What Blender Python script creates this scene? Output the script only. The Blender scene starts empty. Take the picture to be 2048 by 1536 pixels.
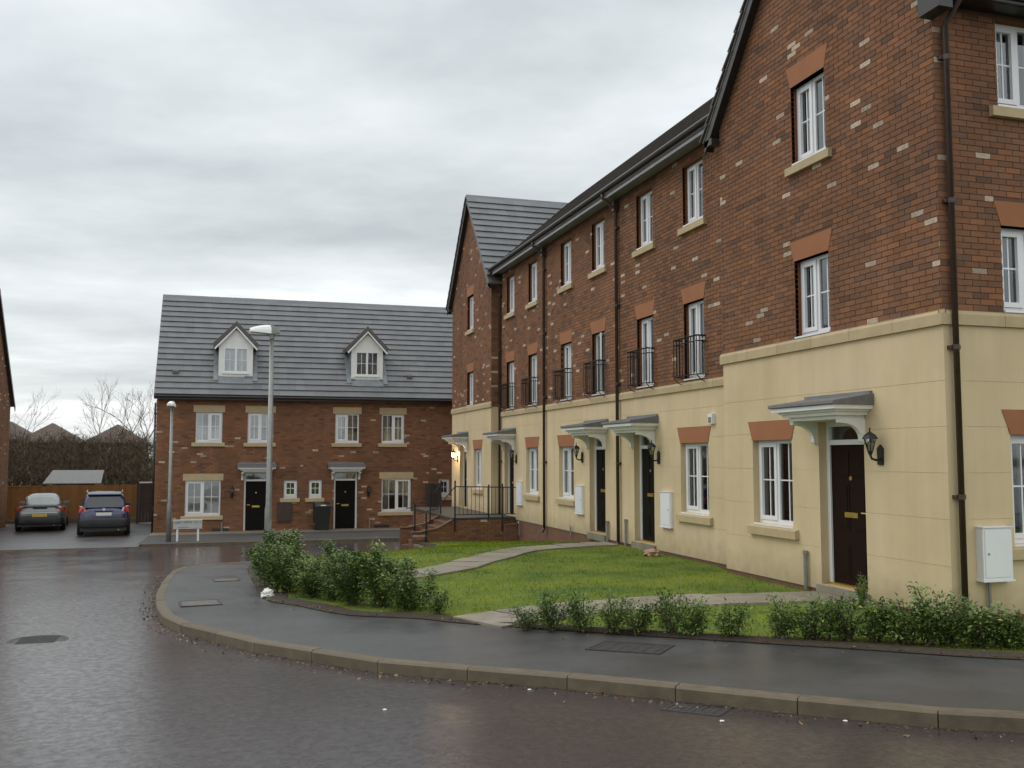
import bpy, bmesh, math, random
from mathutils import Vector, Matrix, noise as mnoise
R = math.radians
S = bpy.context.scene
COL = S.collection
rnd = random.Random(7)

# ------------------------------------------------------------------ camera
cam_d = bpy.data.cameras.new('camera'); cam = bpy.data.objects.new('camera', cam_d); COL.objects.link(cam)
cam.location = (0, 0, 1.6); cam.rotation_euler = (R(90 + 4.34), 0, R(-16.88))
cam_d.sensor_width = 36; cam_d.lens = 36 * 1906.5 / 2048; cam_d.clip_start = .05; cam_d.clip_end = 3000
S.camera = cam

# ------------------------------------------------------------------ overcast sky, sun, exposure
SUN_EL, SUN_AZ = 48, -62           # azimuth from +Y, negative = to the left of the terrace line
W = bpy.data.worlds.new('World'); S.world = W; W.use_nodes = True
nt = W.node_tree; nt.nodes.clear()
def N(t, **k):
    n = nt.nodes.new(t)
    for a, b in k.items(): setattr(n, a, b)
    return n
def L(a, b): nt.links.new(a, b)
def wmath(op, a, b=None, clamp=False):
    n = N('ShaderNodeMath', operation=op, use_clamp=clamp)
    for i, v in enumerate((a, b)):
        if v is None: continue
        if isinstance(v, (int, float)): n.inputs[i].default_value = v
        else: L(v, n.inputs[i])
    return n.outputs[0]
tc = N('ShaderNodeTexCoord'); sep = N('ShaderNodeSeparateXYZ'); L(tc.outputs['Generated'], sep.inputs[0])
zc = wmath('ADD', wmath('MAXIMUM', sep.outputs[2], 0.0), 0.13)
cmb = N('ShaderNodeCombineXYZ'); L(wmath('DIVIDE', sep.outputs[0], zc), cmb.inputs[0]); L(wmath('DIVIDE', sep.outputs[1], zc), cmb.inputs[1])
n1 = N('ShaderNodeTexNoise'); n1.inputs['Scale'].default_value = .40; n1.inputs['Detail'].default_value = 7; n1.inputs['Roughness'].default_value = .55; n1.inputs['Distortion'].default_value = .35
mp = N('ShaderNodeMapping'); mp.inputs['Location'].default_value = (3.1, 1.7, 0); mp.inputs['Rotation'].default_value = (0, 0, R(17)); mp.inputs['Scale'].default_value = (.75, 1.0, 1)
L(cmb.outputs[0], mp.inputs[0]); L(mp.outputs[0], n1.inputs['Vector'])
n2 = N('ShaderNodeTexNoise'); n2.inputs['Scale'].default_value = 1.5; n2.inputs['Detail'].default_value = 6; n2.inputs['Roughness'].default_value = .55
L(mp.outputs[0], n2.inputs['Vector'])
cl = wmath('ADD', wmath('MULTIPLY', n1.outputs[0], .68), wmath('MULTIPLY', n2.outputs[0], .32))
ramp = N('ShaderNodeValToRGB'); L(cl, ramp.inputs[0])
e = ramp.color_ramp.elements; e[0].position = .35; e[0].color = (.35, .375, .382, 1); e[1].position = .635; e[1].color = (.97, .98, .975, 1)
m = e.new(.51); m.color = (.58, .605, .61, 1)
sky = N('ShaderNodeTexSky', sky_type='NISHITA'); sky.sun_disc = False; sky.sun_elevation = R(SUN_EL); sky.sun_rotation = R(SUN_AZ)
skym = N('ShaderNodeMixRGB', blend_type='MULTIPLY'); skym.inputs[0].default_value = 1; skym.inputs[2].default_value = (.1, .1, .1, 1); L(sky.outputs[0], skym.inputs[1])
mixs = N('ShaderNodeMixRGB'); mixs.inputs[0].default_value = .93; L(skym.outputs[0], mixs.inputs[1]); L(ramp.outputs[0], mixs.inputs[2])
bg = N('ShaderNodeBackground'); L(mixs.outputs[0], bg.inputs[0])
L(wmath('ADD', wmath('MULTIPLY', wmath('MAXIMUM', sep.outputs[2], 0.0), .75), 1.02), bg.inputs[1])   # overcast: zenith brighter than horizon
out = N('ShaderNodeOutputWorld'); L(bg.outputs[0], out.inputs[0])
sd = bpy.data.lights.new('sun', 'SUN'); sd.energy = .5; sd.angle = R(30); sd.color = (1, .96, .9)
so = bpy.data.objects.new('sun', sd); COL.objects.link(so)
sdir = Vector((math.sin(R(SUN_AZ)) * math.cos(R(SUN_EL)), math.cos(R(SUN_AZ)) * math.cos(R(SUN_EL)), math.sin(R(SUN_EL))))
so.rotation_euler = sdir.to_track_quat('Z', 'Y').to_euler(); so.location = (-20, 10, 40)
S.view_settings.view_transform = 'Standard'; S.view_settings.look = 'None'; S.view_settings.exposure = 0.45; S.view_settings.gamma = 1
try: S.view_settings.use_curve_mapping = False
except Exception: pass
S.render.engine = 'CYCLES'; S.cycles.use_denoising = True; S.cycles.max_bounces = 6; S.cycles.transparent_max_bounces = 12

# ------------------------------------------------------------------ materials
M = {}
def mat(name, c1, c2=None, scale=8, rough=.6, rough2=None, bump=0, bscale=40, metal=0, coat=0, coat_r=.1, island=0, spec=.5, detail=5, extra=None, stretch=None):
    m = bpy.data.materials.new(name); m.use_nodes = True; t = m.node_tree; b = t.nodes['Principled BSDF']
    b.inputs['Roughness'].default_value = rough; b.inputs['Metallic'].default_value = metal
    b.inputs['Coat Weight'].default_value = coat; b.inputs['Coat Roughness'].default_value = coat_r
    b.inputs['Specular IOR Level'].default_value = spec
    g = t.nodes.new('ShaderNodeNewGeometry'); pos = g.outputs['Position']
    if stretch:
        mpn = t.nodes.new('ShaderNodeMapping'); mpn.inputs['Scale'].default_value = stretch; t.links.new(pos, mpn.inputs[0]); pos = mpn.outputs[0]
    nz = t.nodes.new('ShaderNodeTexNoise'); nz.inputs['Scale'].default_value = scale; nz.inputs['Detail'].default_value = detail; nz.inputs['Roughness'].default_value = .6
    t.links.new(pos, nz.inputs['Vector'])
    rp = t.nodes.new('ShaderNodeValToRGB'); rp.color_ramp.elements[0].position = .33; rp.color_ramp.elements[1].position = .67
    c2 = c2 or c1
    rp.color_ramp.elements[0].color = (*c1, 1); rp.color_ramp.elements[1].color = (*c2, 1)
    t.links.new(nz.outputs[0], rp.inputs[0]); colr = rp.outputs[0]
    if island:
        hs = t.nodes.new('ShaderNodeHueSaturation'); t.links.new(colr, hs.inputs['Color'])
        oi = t.nodes.new('ShaderNodeObjectInfo'); ad = t.nodes.new('ShaderNodeMath'); ad.operation = 'ADD'
        t.links.new(g.outputs['Random Per Island'], ad.inputs[0]); t.links.new(oi.outputs['Random'], ad.inputs[1])
        fr = t.nodes.new('ShaderNodeMath'); fr.operation = 'FRACT'; t.links.new(ad.outputs[0], fr.inputs[0])
        mr = t.nodes.new('ShaderNodeMapRange'); mr.inputs[3].default_value = 1 - island; mr.inputs[4].default_value = 1 + island
        t.links.new(fr.outputs[0], mr.inputs[0]); t.links.new(mr.outputs[0], hs.inputs['Value']); colr = hs.outputs[0]
    t.links.new(colr, b.inputs['Base Color'])
    if rough2 is not None:
        mr = t.nodes.new('ShaderNodeMapRange'); mr.inputs[1].default_value = .35; mr.inputs[2].default_value = .65; mr.inputs[3].default_value = rough; mr.inputs[4].default_value = rough2
        t.links.new(nz.outputs[0], mr.inputs[0]); t.links.new(mr.outputs[0], b.inputs['Roughness'])
    if bump:
        n2 = t.nodes.new('ShaderNodeTexNoise'); n2.inputs['Scale'].default_value = bscale; n2.inputs['Detail'].default_value = 4; t.links.new(pos, n2.inputs['Vector'])
        bp = t.nodes.new('ShaderNodeBump'); bp.inputs['Strength'].default_value = bump; bp.inputs['Distance'].default_value = .01
        t.links.new(n2.outputs[0], bp.inputs['Height']); t.links.new(bp.outputs[0], b.inputs['Normal'])
        if coat: t.links.new(bp.outputs[0], b.inputs['Coat Normal'])
    M[name] = m
    if extra: extra(t, b, nz, pos)
    return m

BR = ['brick_main', 'brick_orange', 'brick_dark', 'brick_brown', 'brick_cream']
def batch(t, b, nz, pos):
    # slow tone drift over the wall: batches of brick and rain-darkened areas
    n = t.nodes.new('ShaderNodeTexNoise'); n.inputs['Scale'].default_value = .55; n.inputs['Detail'].default_value = 4; t.links.new(pos, n.inputs['Vector'])
    st = t.nodes.new('ShaderNodeMapping'); st.inputs['Scale'].default_value = (2.2, 2.2, .22); t.links.new(pos, st.inputs[0])
    n2 = t.nodes.new('ShaderNodeTexNoise'); n2.inputs['Scale'].default_value = 1; n2.inputs['Detail'].default_value = 5; t.links.new(st.outputs[0], n2.inputs['Vector'])
    ad = t.nodes.new('ShaderNodeMath'); ad.operation = 'ADD'; t.links.new(n.outputs[0], ad.inputs[0]); t.links.new(n2.outputs[0], ad.inputs[1])
    mr = t.nodes.new('ShaderNodeMapRange'); mr.inputs[1].default_value = .7; mr.inputs[2].default_value = 1.3; mr.inputs[3].default_value = .80; mr.inputs[4].default_value = 1.16; t.links.new(ad.outputs[0], mr.inputs[0])
    l = b.inputs['Base Color'].links[0].from_socket; mx = t.nodes.new('ShaderNodeVectorMath'); mx.operation = 'SCALE'; t.links.new(l, mx.inputs[0]); t.links.new(mr.outputs[0], mx.inputs['Scale']); t.links.new(mx.outputs[0], b.inputs['Base Color'])
mat('brick_main', (.198, .096, .052), (.232, .112, .061), 30, .9, bump=.4, bscale=120, island=.12, spec=.25, extra=batch)
mat('brick_orange', (.235, .106, .053), (.265, .12, .06), 30, .9, bump=.4, bscale=120, island=.12, spec=.25, extra=batch)
mat('brick_dark', (.135, .075, .05), (.165, .09, .06), 30, .9, bump=.4, bscale=120, island=.18, spec=.25, extra=batch)
mat('brick_brown', (.185, .094, .055), (.22, .11, .064), 30, .9, bump=.4, bscale=120, island=.12, spec=.25, extra=batch)
mat('brick_cream', (.36, .25, .17), (.52, .43, .34), 26, .9, bump=.6, bscale=90, island=.25, spec=.25)
mat('mortar', (.125, .072, .046), (.16, .092, .06), 12, .95, bump=.4, bscale=150, spec=.2)
mat('reveal', (.17, .07, .035), (.23, .10, .048), 14, .9, bump=.4, bscale=60, spec=.2)
mat('terracotta', (.30, .122, .054), (.335, .138, .062), 3, .9, bump=.15, bscale=90)
def weather(t, b, nz, pos):
    st = t.nodes.new('ShaderNodeMapping'); st.inputs['Scale'].default_value = (3.2, 3.2, .3); t.links.new(pos, st.inputs[0])
    n2 = t.nodes.new('ShaderNodeTexNoise'); n2.inputs['Scale'].default_value = 1; n2.inputs['Detail'].default_value = 6; n2.inputs['Roughness'].default_value = .65; t.links.new(st.outputs[0], n2.inputs['Vector'])
    mr = t.nodes.new('ShaderNodeMapRange'); mr.inputs[1].default_value = .3; mr.inputs[2].default_value = .62; mr.inputs[3].default_value = .91; mr.inputs[4].default_value = 1.02; t.links.new(n2.outputs[0], mr.inputs[0])
    sp = t.nodes.new('ShaderNodeSeparateXYZ'); t.links.new(pos, sp.inputs[0])     # rain-splash soil thrown up from the lawn, ragged upper edge
    n3 = t.nodes.new('ShaderNodeTexNoise'); n3.inputs['Scale'].default_value = 5; n3.inputs['Detail'].default_value = 7; t.links.new(pos, n3.inputs['Vector'])
    hz = t.nodes.new('ShaderNodeMath'); hz.operation = 'MULTIPLY_ADD'; hz.inputs[1].default_value = -.55; t.links.new(n3.outputs[0], hz.inputs[0]); t.links.new(sp.outputs[2], hz.inputs[2])
    m2 = t.nodes.new('ShaderNodeMapRange'); m2.inputs[1].default_value = -.55; m2.inputs[2].default_value = -.12; m2.inputs[3].default_value = .72; m2.inputs[4].default_value = 1.0; t.links.new(hz.outputs[0], m2.inputs[0])
    ml = t.nodes.new('ShaderNodeMath'); ml.operation = 'MULTIPLY'; t.links.new(mr.outputs[0], ml.inputs[0]); t.links.new(m2.outputs[0], ml.inputs[1])
    l = b.inputs['Base Color'].links[0].from_socket; mx = t.nodes.new('ShaderNodeVectorMath'); mx.operation = 'SCALE'; t.links.new(l, mx.inputs[0]); t.links.new(ml.outputs[0], mx.inputs['Scale']); t.links.new(mx.outputs[0], b.inputs['Base Color'])
mat('render', (.575, .452, .268), (.645, .512, .318), .9, .9, bump=.3, bscale=140, detail=8, extra=weather)
mat('stone', (.42, .325, .185), (.48, .375, .22), 4, .8, bump=.3, bscale=110, island=.06)
mat('white_upvc', (.74, .75, .76), (.80, .80, .80), 2, .3)
mat('white_paint', (.72, .72, .68), (.80, .80, .76), 5, .5, bump=.05, bscale=30)
mat('grey_fascia', (.25, .255, .265), (.31, .315, .32), 5, .4)
mat('black_plastic', (.022, .019, .018), (.032, .027, .025), 6, .35)
mat('brown_plastic', (.045, .026, .02), (.06, .034, .026), 6, .4)
mat('black_metal', (.012, .012, .012), (.02, .02, .02), 20, .4, metal=.3)
mat('slate_tile', (.125, .128, .134), (.165, .168, .172), 1.4, .5, .65, bump=.3, bscale=70, island=.10)
mat('dark_tile', (.085, .075, .07), (.12, .105, .095), 6, .5, .7, bump=.3, bscale=70, island=.12)
mat('lead', (.16, .175, .185), (.22, .235, .245), 5, .5, metal=.15)
mat('canopy_slate', (.12, .115, .125), (.16, .155, .16), 12, .5, bump=.2, bscale=60)
mat('door_black', (.008, .007, .006), (.012, .010, .008), 6, .6, spec=.08)
mat('door_brown', (.014, .007, .005), (.018, .008, .005), 6, .6, spec=.08)
mat('brass', (.55, .38, .08), (.68, .47, .12), 12, .3, metal=.8)
mat('curtain', (.62, .57, .47), (.70, .65, .55), 5, .9)
mat('curtain_white', (.72, .73, .72), (.80, .80, .78), 5, .9)
mat('curtain_reflect_brown', (.50, .34, .21), (.56, .39, .25), 5, .9)  # blind colour with the brick reflection in the panes put into its brown
mat('interior', (.05, .042, .036), (.08, .068, .058), 2, .9)
mat('galv', (.22, .225, .21), (.29, .29, .27), 9, .45, metal=.5)
mat('lamp_white', (.78, .79, .78), (.84, .84, .83), 5, .35)
mat('kerb_stone', (.085, .066, .040), (.135, .106, .066), 7, .55, .8, bump=.4, bscale=120, island=.10)
mat('paving', (.19, .165, .125), (.27, .235, .18), 3.5, .35, .7, bump=.3, bscale=100, island=.12)
mat('soil', (.024, .016, .010), (.05, .032, .019), 14, .95, bump=.9, bscale=30)
mat('iron_cover', (.04, .036, .035), (.06, .053, .05), 18, .4, .6, bump=.5, bscale=60, metal=.3)
mat('concrete_cover', (.085, .075, .064), (.125, .11, .092), 10, .5, bump=.4, bscale=60)
mat('grass_ground', (.055, .098, .004), (.145, .178, .008), .9, 1.0, bump=.9, bscale=55, detail=10)
mat('blade', (.075, .14, .005), (.215, .265, .010), .9, .8, island=.35, spec=.15)
mat('leaf', (.055, .108, .022), (.145, .205, .048), 3.0, .45, island=.5, spec=.35)
mat('leaf_yellow', (.20, .20, .03), (.22, .2, .04), 5, .4, island=.3)
mat('twig', (.06, .042, .028), (.10, .07, .045), 12, .9)
mat('twig_far', (.13, .105, .085), (.19, .16, .13), 12, .9)
mat('twig_hazed', (.20, .175, .155), (.28, .25, .225), 12, .9)  # paled colour stands in for haze over the distant trees
mat('thicket', (.042, .028, .014), (.075, .05, .024), .8, .95, island=.35)
mat('fence_wood', (.20, .085, .018), (.28, .12, .027), 6, .7, stretch=(8, 8, 1), bump=.3, bscale=20, island=.13)
mat('dark_wood', (.035, .022, .016), (.055, .034, .024), 6, .7, island=.2)
mat('felt', (.17, .175, .17), (.21, .215, .21), 9, .8, bump=.3, bscale=80)
mat('ground_far', (.10, .085, .045), (.15, .125, .06), .35, .95)
mat('far_roof', (.082, .057, .044), (.105, .074, .058), 2, .8, bump=.4, bscale=4)
mat('far_brick', (.085, .055, .038), (.11, .07, .05), 3, .9)
mat('car_blue', (.008, .012, .055), (.011, .016, .068), 3, .35, coat=1, coat_r=.05, metal=.3)
mat('car_silver', (.11, .12, .118), (.14, .15, .147), 3, .32, coat=1, coat_r=.06, metal=.6)
mat('car_dark', (.012, .012, .013), (.02, .02, .02), 5, .5)
mat('car_glass', (.02, .023, .025), (.03, .033, .035), 2, .06, spec=.8)
mat('car_glass_light', (.30, .34, .33), (.36, .40, .385), 3, .12, spec=.8)
mat('tyre', (.012, .012, .012), (.02, .019, .018), 14, .85)
mat('rim', (.38, .385, .39), (.45, .45, .45), 9, .3, metal=.8)
mat('tail_red', (.40, .012, .012), (.5, .02, .015), 9, .15, coat=1)
mat('tail_amber', (.55, .20, .10), (.62, .25, .12), 9, .15, coat=1)
mat('chrome', (.65, .66, .66), (.7, .7, .7), 9, .12, metal=1)
mat('plate_yellow', (.55, .38, .05), (.60, .42, .06), 9, .4)
mat('plate_white', (.62, .61, .55), (.68, .66, .6), 9, .4)
mat('sign_white', (.40, .42, .40), (.47, .48, .46), 5, .5)
mat('sign_ink', (.13, .135, .14), None, 5, .6)
mat('bin_plastic', (.013, .015, .014), (.02, .022, .021), 8, .45)
mat('litter', (.66, .65, .60), (.78, .77, .73), 20, .7, bump=.3)
mat('litter_red', (.06, .022, .014), (.09, .03, .018), 20, .5)
mat('litter_brown', (.055, .034, .018), (.09, .055, .03), 20, .5)
mat('litter_tan', (.16, .11, .055), (.24, .17, .09), 20, .5)
mat('rubble', (.33, .20, .13), (.42, .27, .18), 9, .9, bump=.4)

def wet(t, b, nz, pos):
    # film of rain water over the asphalt: a clear coat, rougher where the crown has begun to dry
    n3 = t.nodes.new('ShaderNodeTexNoise'); n3.inputs['Scale'].default_value = .8; n3.inputs['Detail'].default_value = 7; n3.inputs['Roughness'].default_value = .65; t.links.new(pos, n3.inputs['Vector'])
    mr = t.nodes.new('ShaderNodeMapRange'); mr.inputs[1].default_value = .38; mr.inputs[2].default_value = .62; mr.inputs[3].default_value = .06; mr.inputs[4].default_value = .17
    t.links.new(n3.outputs[0], mr.inputs[0]); t.links.new(mr.outputs[0], b.inputs['Coat Roughness'])
    n4 = t.nodes.new('ShaderNodeTexNoise'); n4.inputs['Scale'].default_value = 13; n4.inputs['Detail'].default_value = 9; n4.inputs['Roughness'].default_value = .8; t.links.new(pos, n4.inputs['Vector'])
    n5 = t.nodes.new('ShaderNodeTexVoronoi'); n5.inputs['Scale'].default_value = 85; t.links.new(pos, n5.inputs['Vector'])
    ad = t.nodes.new('ShaderNodeMath'); ad.operation = 'MULTIPLY_ADD'; ad.inputs[1].default_value = .16; t.links.new(n5.outputs['Distance'], ad.inputs[0]); t.links.new(n4.outputs[0], ad.inputs[2])
    bp = t.nodes.new('ShaderNodeBump'); bp.inputs['Strength'].default_value = .17; bp.inputs['Distance'].default_value = .012
    t.links.new(ad.outputs[0], bp.inputs['Height']); t.links.new(bp.outputs[0], b.inputs['Coat Normal'])
    bp2 = t.nodes.new('ShaderNodeBump'); bp2.inputs['Strength'].default_value = .5; bp2.inputs['Distance'].default_value = .012; t.links.new(ad.outputs[0], bp2.inputs['Height']); t.links.new(bp2.outputs[0], b.inputs['Normal'])
    b.inputs['Coat IOR'].default_value = 1.52
    # standing film is broken by the stone tops: streaky coverage
    n6 = t.nodes.new('ShaderNodeTexNoise'); n6.inputs['Scale'].default_value = 15; n6.inputs['Detail'].default_value = 8; n6.inputs['Roughness'].default_value = .7; n6.inputs['Distortion'].default_value = .25; t.links.new(pos, n6.inputs['Vector'])
    m6 = t.nodes.new('ShaderNodeMapRange'); m6.inputs[1].default_value = .40; m6.inputs[2].default_value = .58; m6.inputs[3].default_value = .6; m6.inputs[4].default_value = 1.0; t.links.new(n6.outputs[0], m6.inputs[0]); t.links.new(m6.outputs[0], b.inputs['Coat Weight'])
    b.inputs['Specular IOR Level'].default_value = .3
mat('road', (.016, .0105, .010), (.046, .032, .030), 45, .75, detail=9, extra=wet)
def wet2(t, b, nz, pos):
    n4 = t.nodes.new('ShaderNodeTexNoise'); n4.inputs['Scale'].default_value = 120; n4.inputs['Detail'].default_value = 3; t.links.new(pos, n4.inputs['Vector'])
    bp = t.nodes.new('ShaderNodeBump'); bp.inputs['Strength'].default_value = .3; bp.inputs['Distance'].default_value = .006
    t.links.new(n4.outputs[0], bp.inputs['Height']); t.links.new(bp.outputs[0], b.inputs['Normal'])
mat('pavement', (.044, .043, .043), (.066, .064, .063), .9, .32, .5, detail=9, extra=wet2)
mat('pavement_dull', (.04, .037, .036), (.062, .057, .054), .9, .6, .75, detail=9, bump=.3, bscale=100)
mat('driveway', (.055, .052, .054), (.085, .08, .08), 1.1, .32, .5, detail=9, extra=wet2)

def glass_mat():
    m = bpy.data.materials.new('glass'); m.use_nodes = True; t = m.node_tree; t.nodes.clear()
    o = t.nodes.new('ShaderNodeOutputMaterial'); mx = t.nodes.new('ShaderNodeMixShader'); fr = t.nodes.new('ShaderNodeFresnel'); fr.inputs[0].default_value = 2.3
    tr = t.nodes.new('ShaderNodeBsdfTransparent'); tr.inputs[0].default_value = (.93, .95, .945, 1); gl = t.nodes.new('ShaderNodeBsdfGlossy'); gl.inputs['Roughness'].default_value = .03; gl.inputs[0].default_value = (.9, .93, .95, 1)
    t.links.new(fr.outputs[0], mx.inputs[0]); t.links.new(tr.outputs[0], mx.inputs[1]); t.links.new(gl.outputs[0], mx.inputs[2]); t.links.new(mx.outputs[0], o.inputs[0])
    M['glass'] = m
glass_mat()
def brick_far_mat():
    m = bpy.data.materials.new('brick_face'); m.use_nodes = True; t = m.node_tree; b = t.nodes['Principled BSDF']; b.inputs['Roughness'].default_value = .9
    g = t.nodes.new('ShaderNodeNewGeometry'); s = t.nodes.new('ShaderNodeSeparateXYZ'); t.links.new(g.outputs['Position'], s.inputs[0])
    a = t.nodes.new('ShaderNodeMath'); a.operation = 'ADD'; t.links.new(s.outputs[0], a.inputs[0]); t.links.new(s.outputs[1], a.inputs[1])
    c = t.nodes.new('ShaderNodeCombineXYZ'); t.links.new(a.outputs[0], c.inputs[0]); t.links.new(s.outputs[2], c.inputs[1])
    k = t.nodes.new('ShaderNodeTexBrick'); k.inputs['Scale'].default_value = 1; k.inputs['Brick Width'].default_value = .225; k.inputs['Row Height'].default_value = .075; k.inputs['Mortar Size'].default_value = .008
    k.inputs['Color1'].default_value = (.195, .085, .047, 1); k.inputs['Color2'].default_value = (.135, .066, .043, 1); k.inputs['Mortar'].default_value = (.13, .082, .058, 1)
    t.links.new(c.outputs[0], k.inputs['Vector']); t.links.new(k.outputs[0], b.inputs['Base Color'])
    M['brick_face'] = m
brick_far_mat()
def emit(name, col, st):
    m = bpy.data.materials.new(name); m.use_nodes = True; b = m.node_tree.nodes['Principled BSDF']
    b.inputs['Emission Color'].default_value = (*col, 1); b.inputs['Emission Strength'].default_value = st; b.inputs['Base Color'].default_value = (*col, 1); M[name] = m
emit('bulb', (1, .86, .6), 60)

# ------------------------------------------------------------------ mesh helpers
class MB:
    def __init__(s): s.v = []; s.f = []; s.m = []
    def quadface(s, pts, mi=0):
        i = len(s.v); s.v += [tuple(p) for p in pts]; s.f.append(tuple(range(i, i + len(pts)))); s.m.append(mi)
    def hexa(s, p, mi=0, side=None):
        # p: 8 corner points, bottom ring 0-3 and top ring 4-7
        i = len(s.v); s.v += [tuple(q) for q in p]
        for k, f in enumerate(((3, 2, 1, 0), (4, 5, 6, 7), (0, 1, 5, 4), (1, 2, 6, 5), (2, 3, 7, 6), (3, 0, 4, 7))):
            s.f.append(tuple(i + q for q in f)); s.m.append(mi if (k == 1 or side is None) else side)
    def box(s, x0, x1, y0, y1, z0, z1, mi=0):
        s.hexa([(x0, y0, z0), (x1, y0, z0), (x1, y1, z0), (x0, y1, z0), (x0, y0, z1), (x1, y0, z1), (x1, y1, z1), (x0, y1, z1)], mi)
    def fbox(s, F, u0, u1, v0, v1, w0, w1, mi=0, side=None):
        P = F.P   # face 1 (w1) is the outer face
        s.hexa([P(u0, v0, w0), P(u1, v0, w0), P(u1, v1, w0), P(u0, v1, w0), P(u0, v0, w1), P(u1, v0, w1), P(u1, v1, w1), P(u0, v1, w1)], mi, side)
    def prism(s, ring0, ring1, mi=0):
        n = len(ring0); i = len(s.v); s.v += [tuple(q) for q in ring0] + [tuple(q) for q in ring1]
        s.f.append(tuple(range(i + n - 1, i - 1, -1))); s.m.append(mi); s.f.append(tuple(range(i + n, i + 2 * n))); s.m.append(mi)
        for k in range(n):
            s.f.append((i + k, i + (k + 1) % n, i + n + (k + 1) % n, i + n + k)); s.m.append(mi)
    def tube(s, pts, r, n=6, mi=0, cap=True):
        rs = r if isinstance(r, (list, tuple)) else [r] * len(pts)
        pts = [Vector(p) for p in pts]; i0 = len(s.v)
        for k, p in enumerate(pts):
            d = (pts[min(k + 1, len(pts) - 1)] - pts[max(k - 1, 0)]).normalized()
            a = d.orthogonal().normalized() if k == 0 else (pa - d * pa.dot(d)).normalized()
            pa = a; b = d.cross(a)
            for q in range(n):
                t = 2 * math.pi * q / n; s.v.append(tuple(p + (a * math.cos(t) + b * math.sin(t)) * rs[k]))
        for k in range(len(pts) - 1):
            for q in range(n):
                a = i0 + k * n + q; b = i0 + k * n + (q + 1) % n
                s.f.append((a, b, b + n, a + n)); s.m.append(mi)
        if cap and n > 2:
            s.f.append(tuple(i0 + q for q in range(n - 1, -1, -1))); s.m.append(mi)
            e = i0 + (len(pts) - 1) * n; s.f.append(tuple(e + q for q in range(n))); s.m.append(mi)
    def lathe(s, c, prof, n=12, axis='z', mi=0):
        c = Vector(c); i0 = len(s.v)
        for r, h in prof:
            for q in range(n):
                t = 2 * math.pi * q / n; a, b = r * math.cos(t), r * math.sin(t)
                o = {'z': (a, b, h), 'x': (h, a, b), 'y': (a, h, b)}[axis]; s.v.append(tuple(c + Vector(o)))
        for k in range(len(prof) - 1):
            for q in range(n):
                a = i0 + k * n + q; b = i0 + k * n + (q + 1) % n; s.f.append((a, b, b + n, a + n)); s.m.append(mi)
        s.f.append(tuple(i0 + q for q in range(n - 1, -1, -1))); s.m.append(mi)
        e = i0 + (len(prof) - 1) * n; s.f.append(tuple(e + q for q in range(n))); s.m.append(mi)
    def mesh(s, name, mats, smooth=False, recalc=True):
        me = bpy.data.meshes.new(name); me.from_pydata(s.v, [], s.f)
        for m_ in (mats if isinstance(mats, (list, tuple)) else [mats]): me.materials.append(M[m_])
        me.polygons.foreach_set('material_index', s.m)
        if smooth: me.polygons.foreach_set('use_smooth', [True] * len(s.f))
        if recalc:
            b = bmesh.new(); b.from_mesh(me); bmesh.ops.recalc_face_normals(b, faces=b.faces); b.to_mesh(me); b.free()
        me.update(); return me
    def build(s, name, mats, parent=None, smooth=False, recalc=True, label=None):
        return link(name, s.mesh(name, mats, smooth, recalc), parent, label)
def link(name, me, parent=None, label=None):
    o = bpy.data.objects.new(name, me); COL.objects.link(o)
    if parent is not None: attach(o, parent)
    if label: o['label'] = label
    return o
def attach(o, parent):
    o.parent = parent
    if parent.type == 'EMPTY': o.matrix_parent_inverse = Matrix.Translation(-Vector(parent.location))
def tag(o, label, cat, group=None, kind=None):
    o['label'] = label; o['category'] = cat
    if group: o['group'] = group
    if kind: o['kind'] = kind
    return o
def thing(name, label, cat, loc=(0, 0, 0), group=None, kind=None):
    o = bpy.data.objects.new(name, None); COL.objects.link(o); o.location = loc; o.empty_display_size = .2
    return tag(o, label, cat, group, kind)
def struct(o, label=None):
    o['kind'] = 'structure'
    if label: o['label'] = label
    return o
def copy_thing(root, loc, rz=0, label=None, scale=None):
    kids = {}
    for o in list(bpy.data.objects):
        if o.parent: kids.setdefault(o.parent.name, []).append(o)
    def rec(o, p):
        c = o.copy(); COL.objects.link(c); c.parent = p
        for ch in kids.get(o.name, []): rec(ch, c)
        return c
    c = rec(root, None); c.location = loc; c.rotation_euler = (0, 0, rz)
    if scale: c.scale = scale
    if label: c['label'] = label
    return c
class Fr:
    def __init__(s, o, u, n): s.o = Vector(o); s.u = Vector(u); s.n = Vector(n)
    def P(s, u, v, w=0): return s.o + s.u * u + Vector((0, 0, v)) + s.n * w

def zg(y):   # fall of the road towards the far houses
    if y <= -20: return .74
    if y <= 30: return -.037 * y
    if y >= 42: return -1.33
    t = (y - 30) / 12; h00 = 2 * t ** 3 - 3 * t * t + 1; h10 = t ** 3 - 2 * t * t + t; h01 = 1 - h00
    return h00 * -1.11 + h10 * 12 * -.037 + h01 * -1.33

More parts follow.
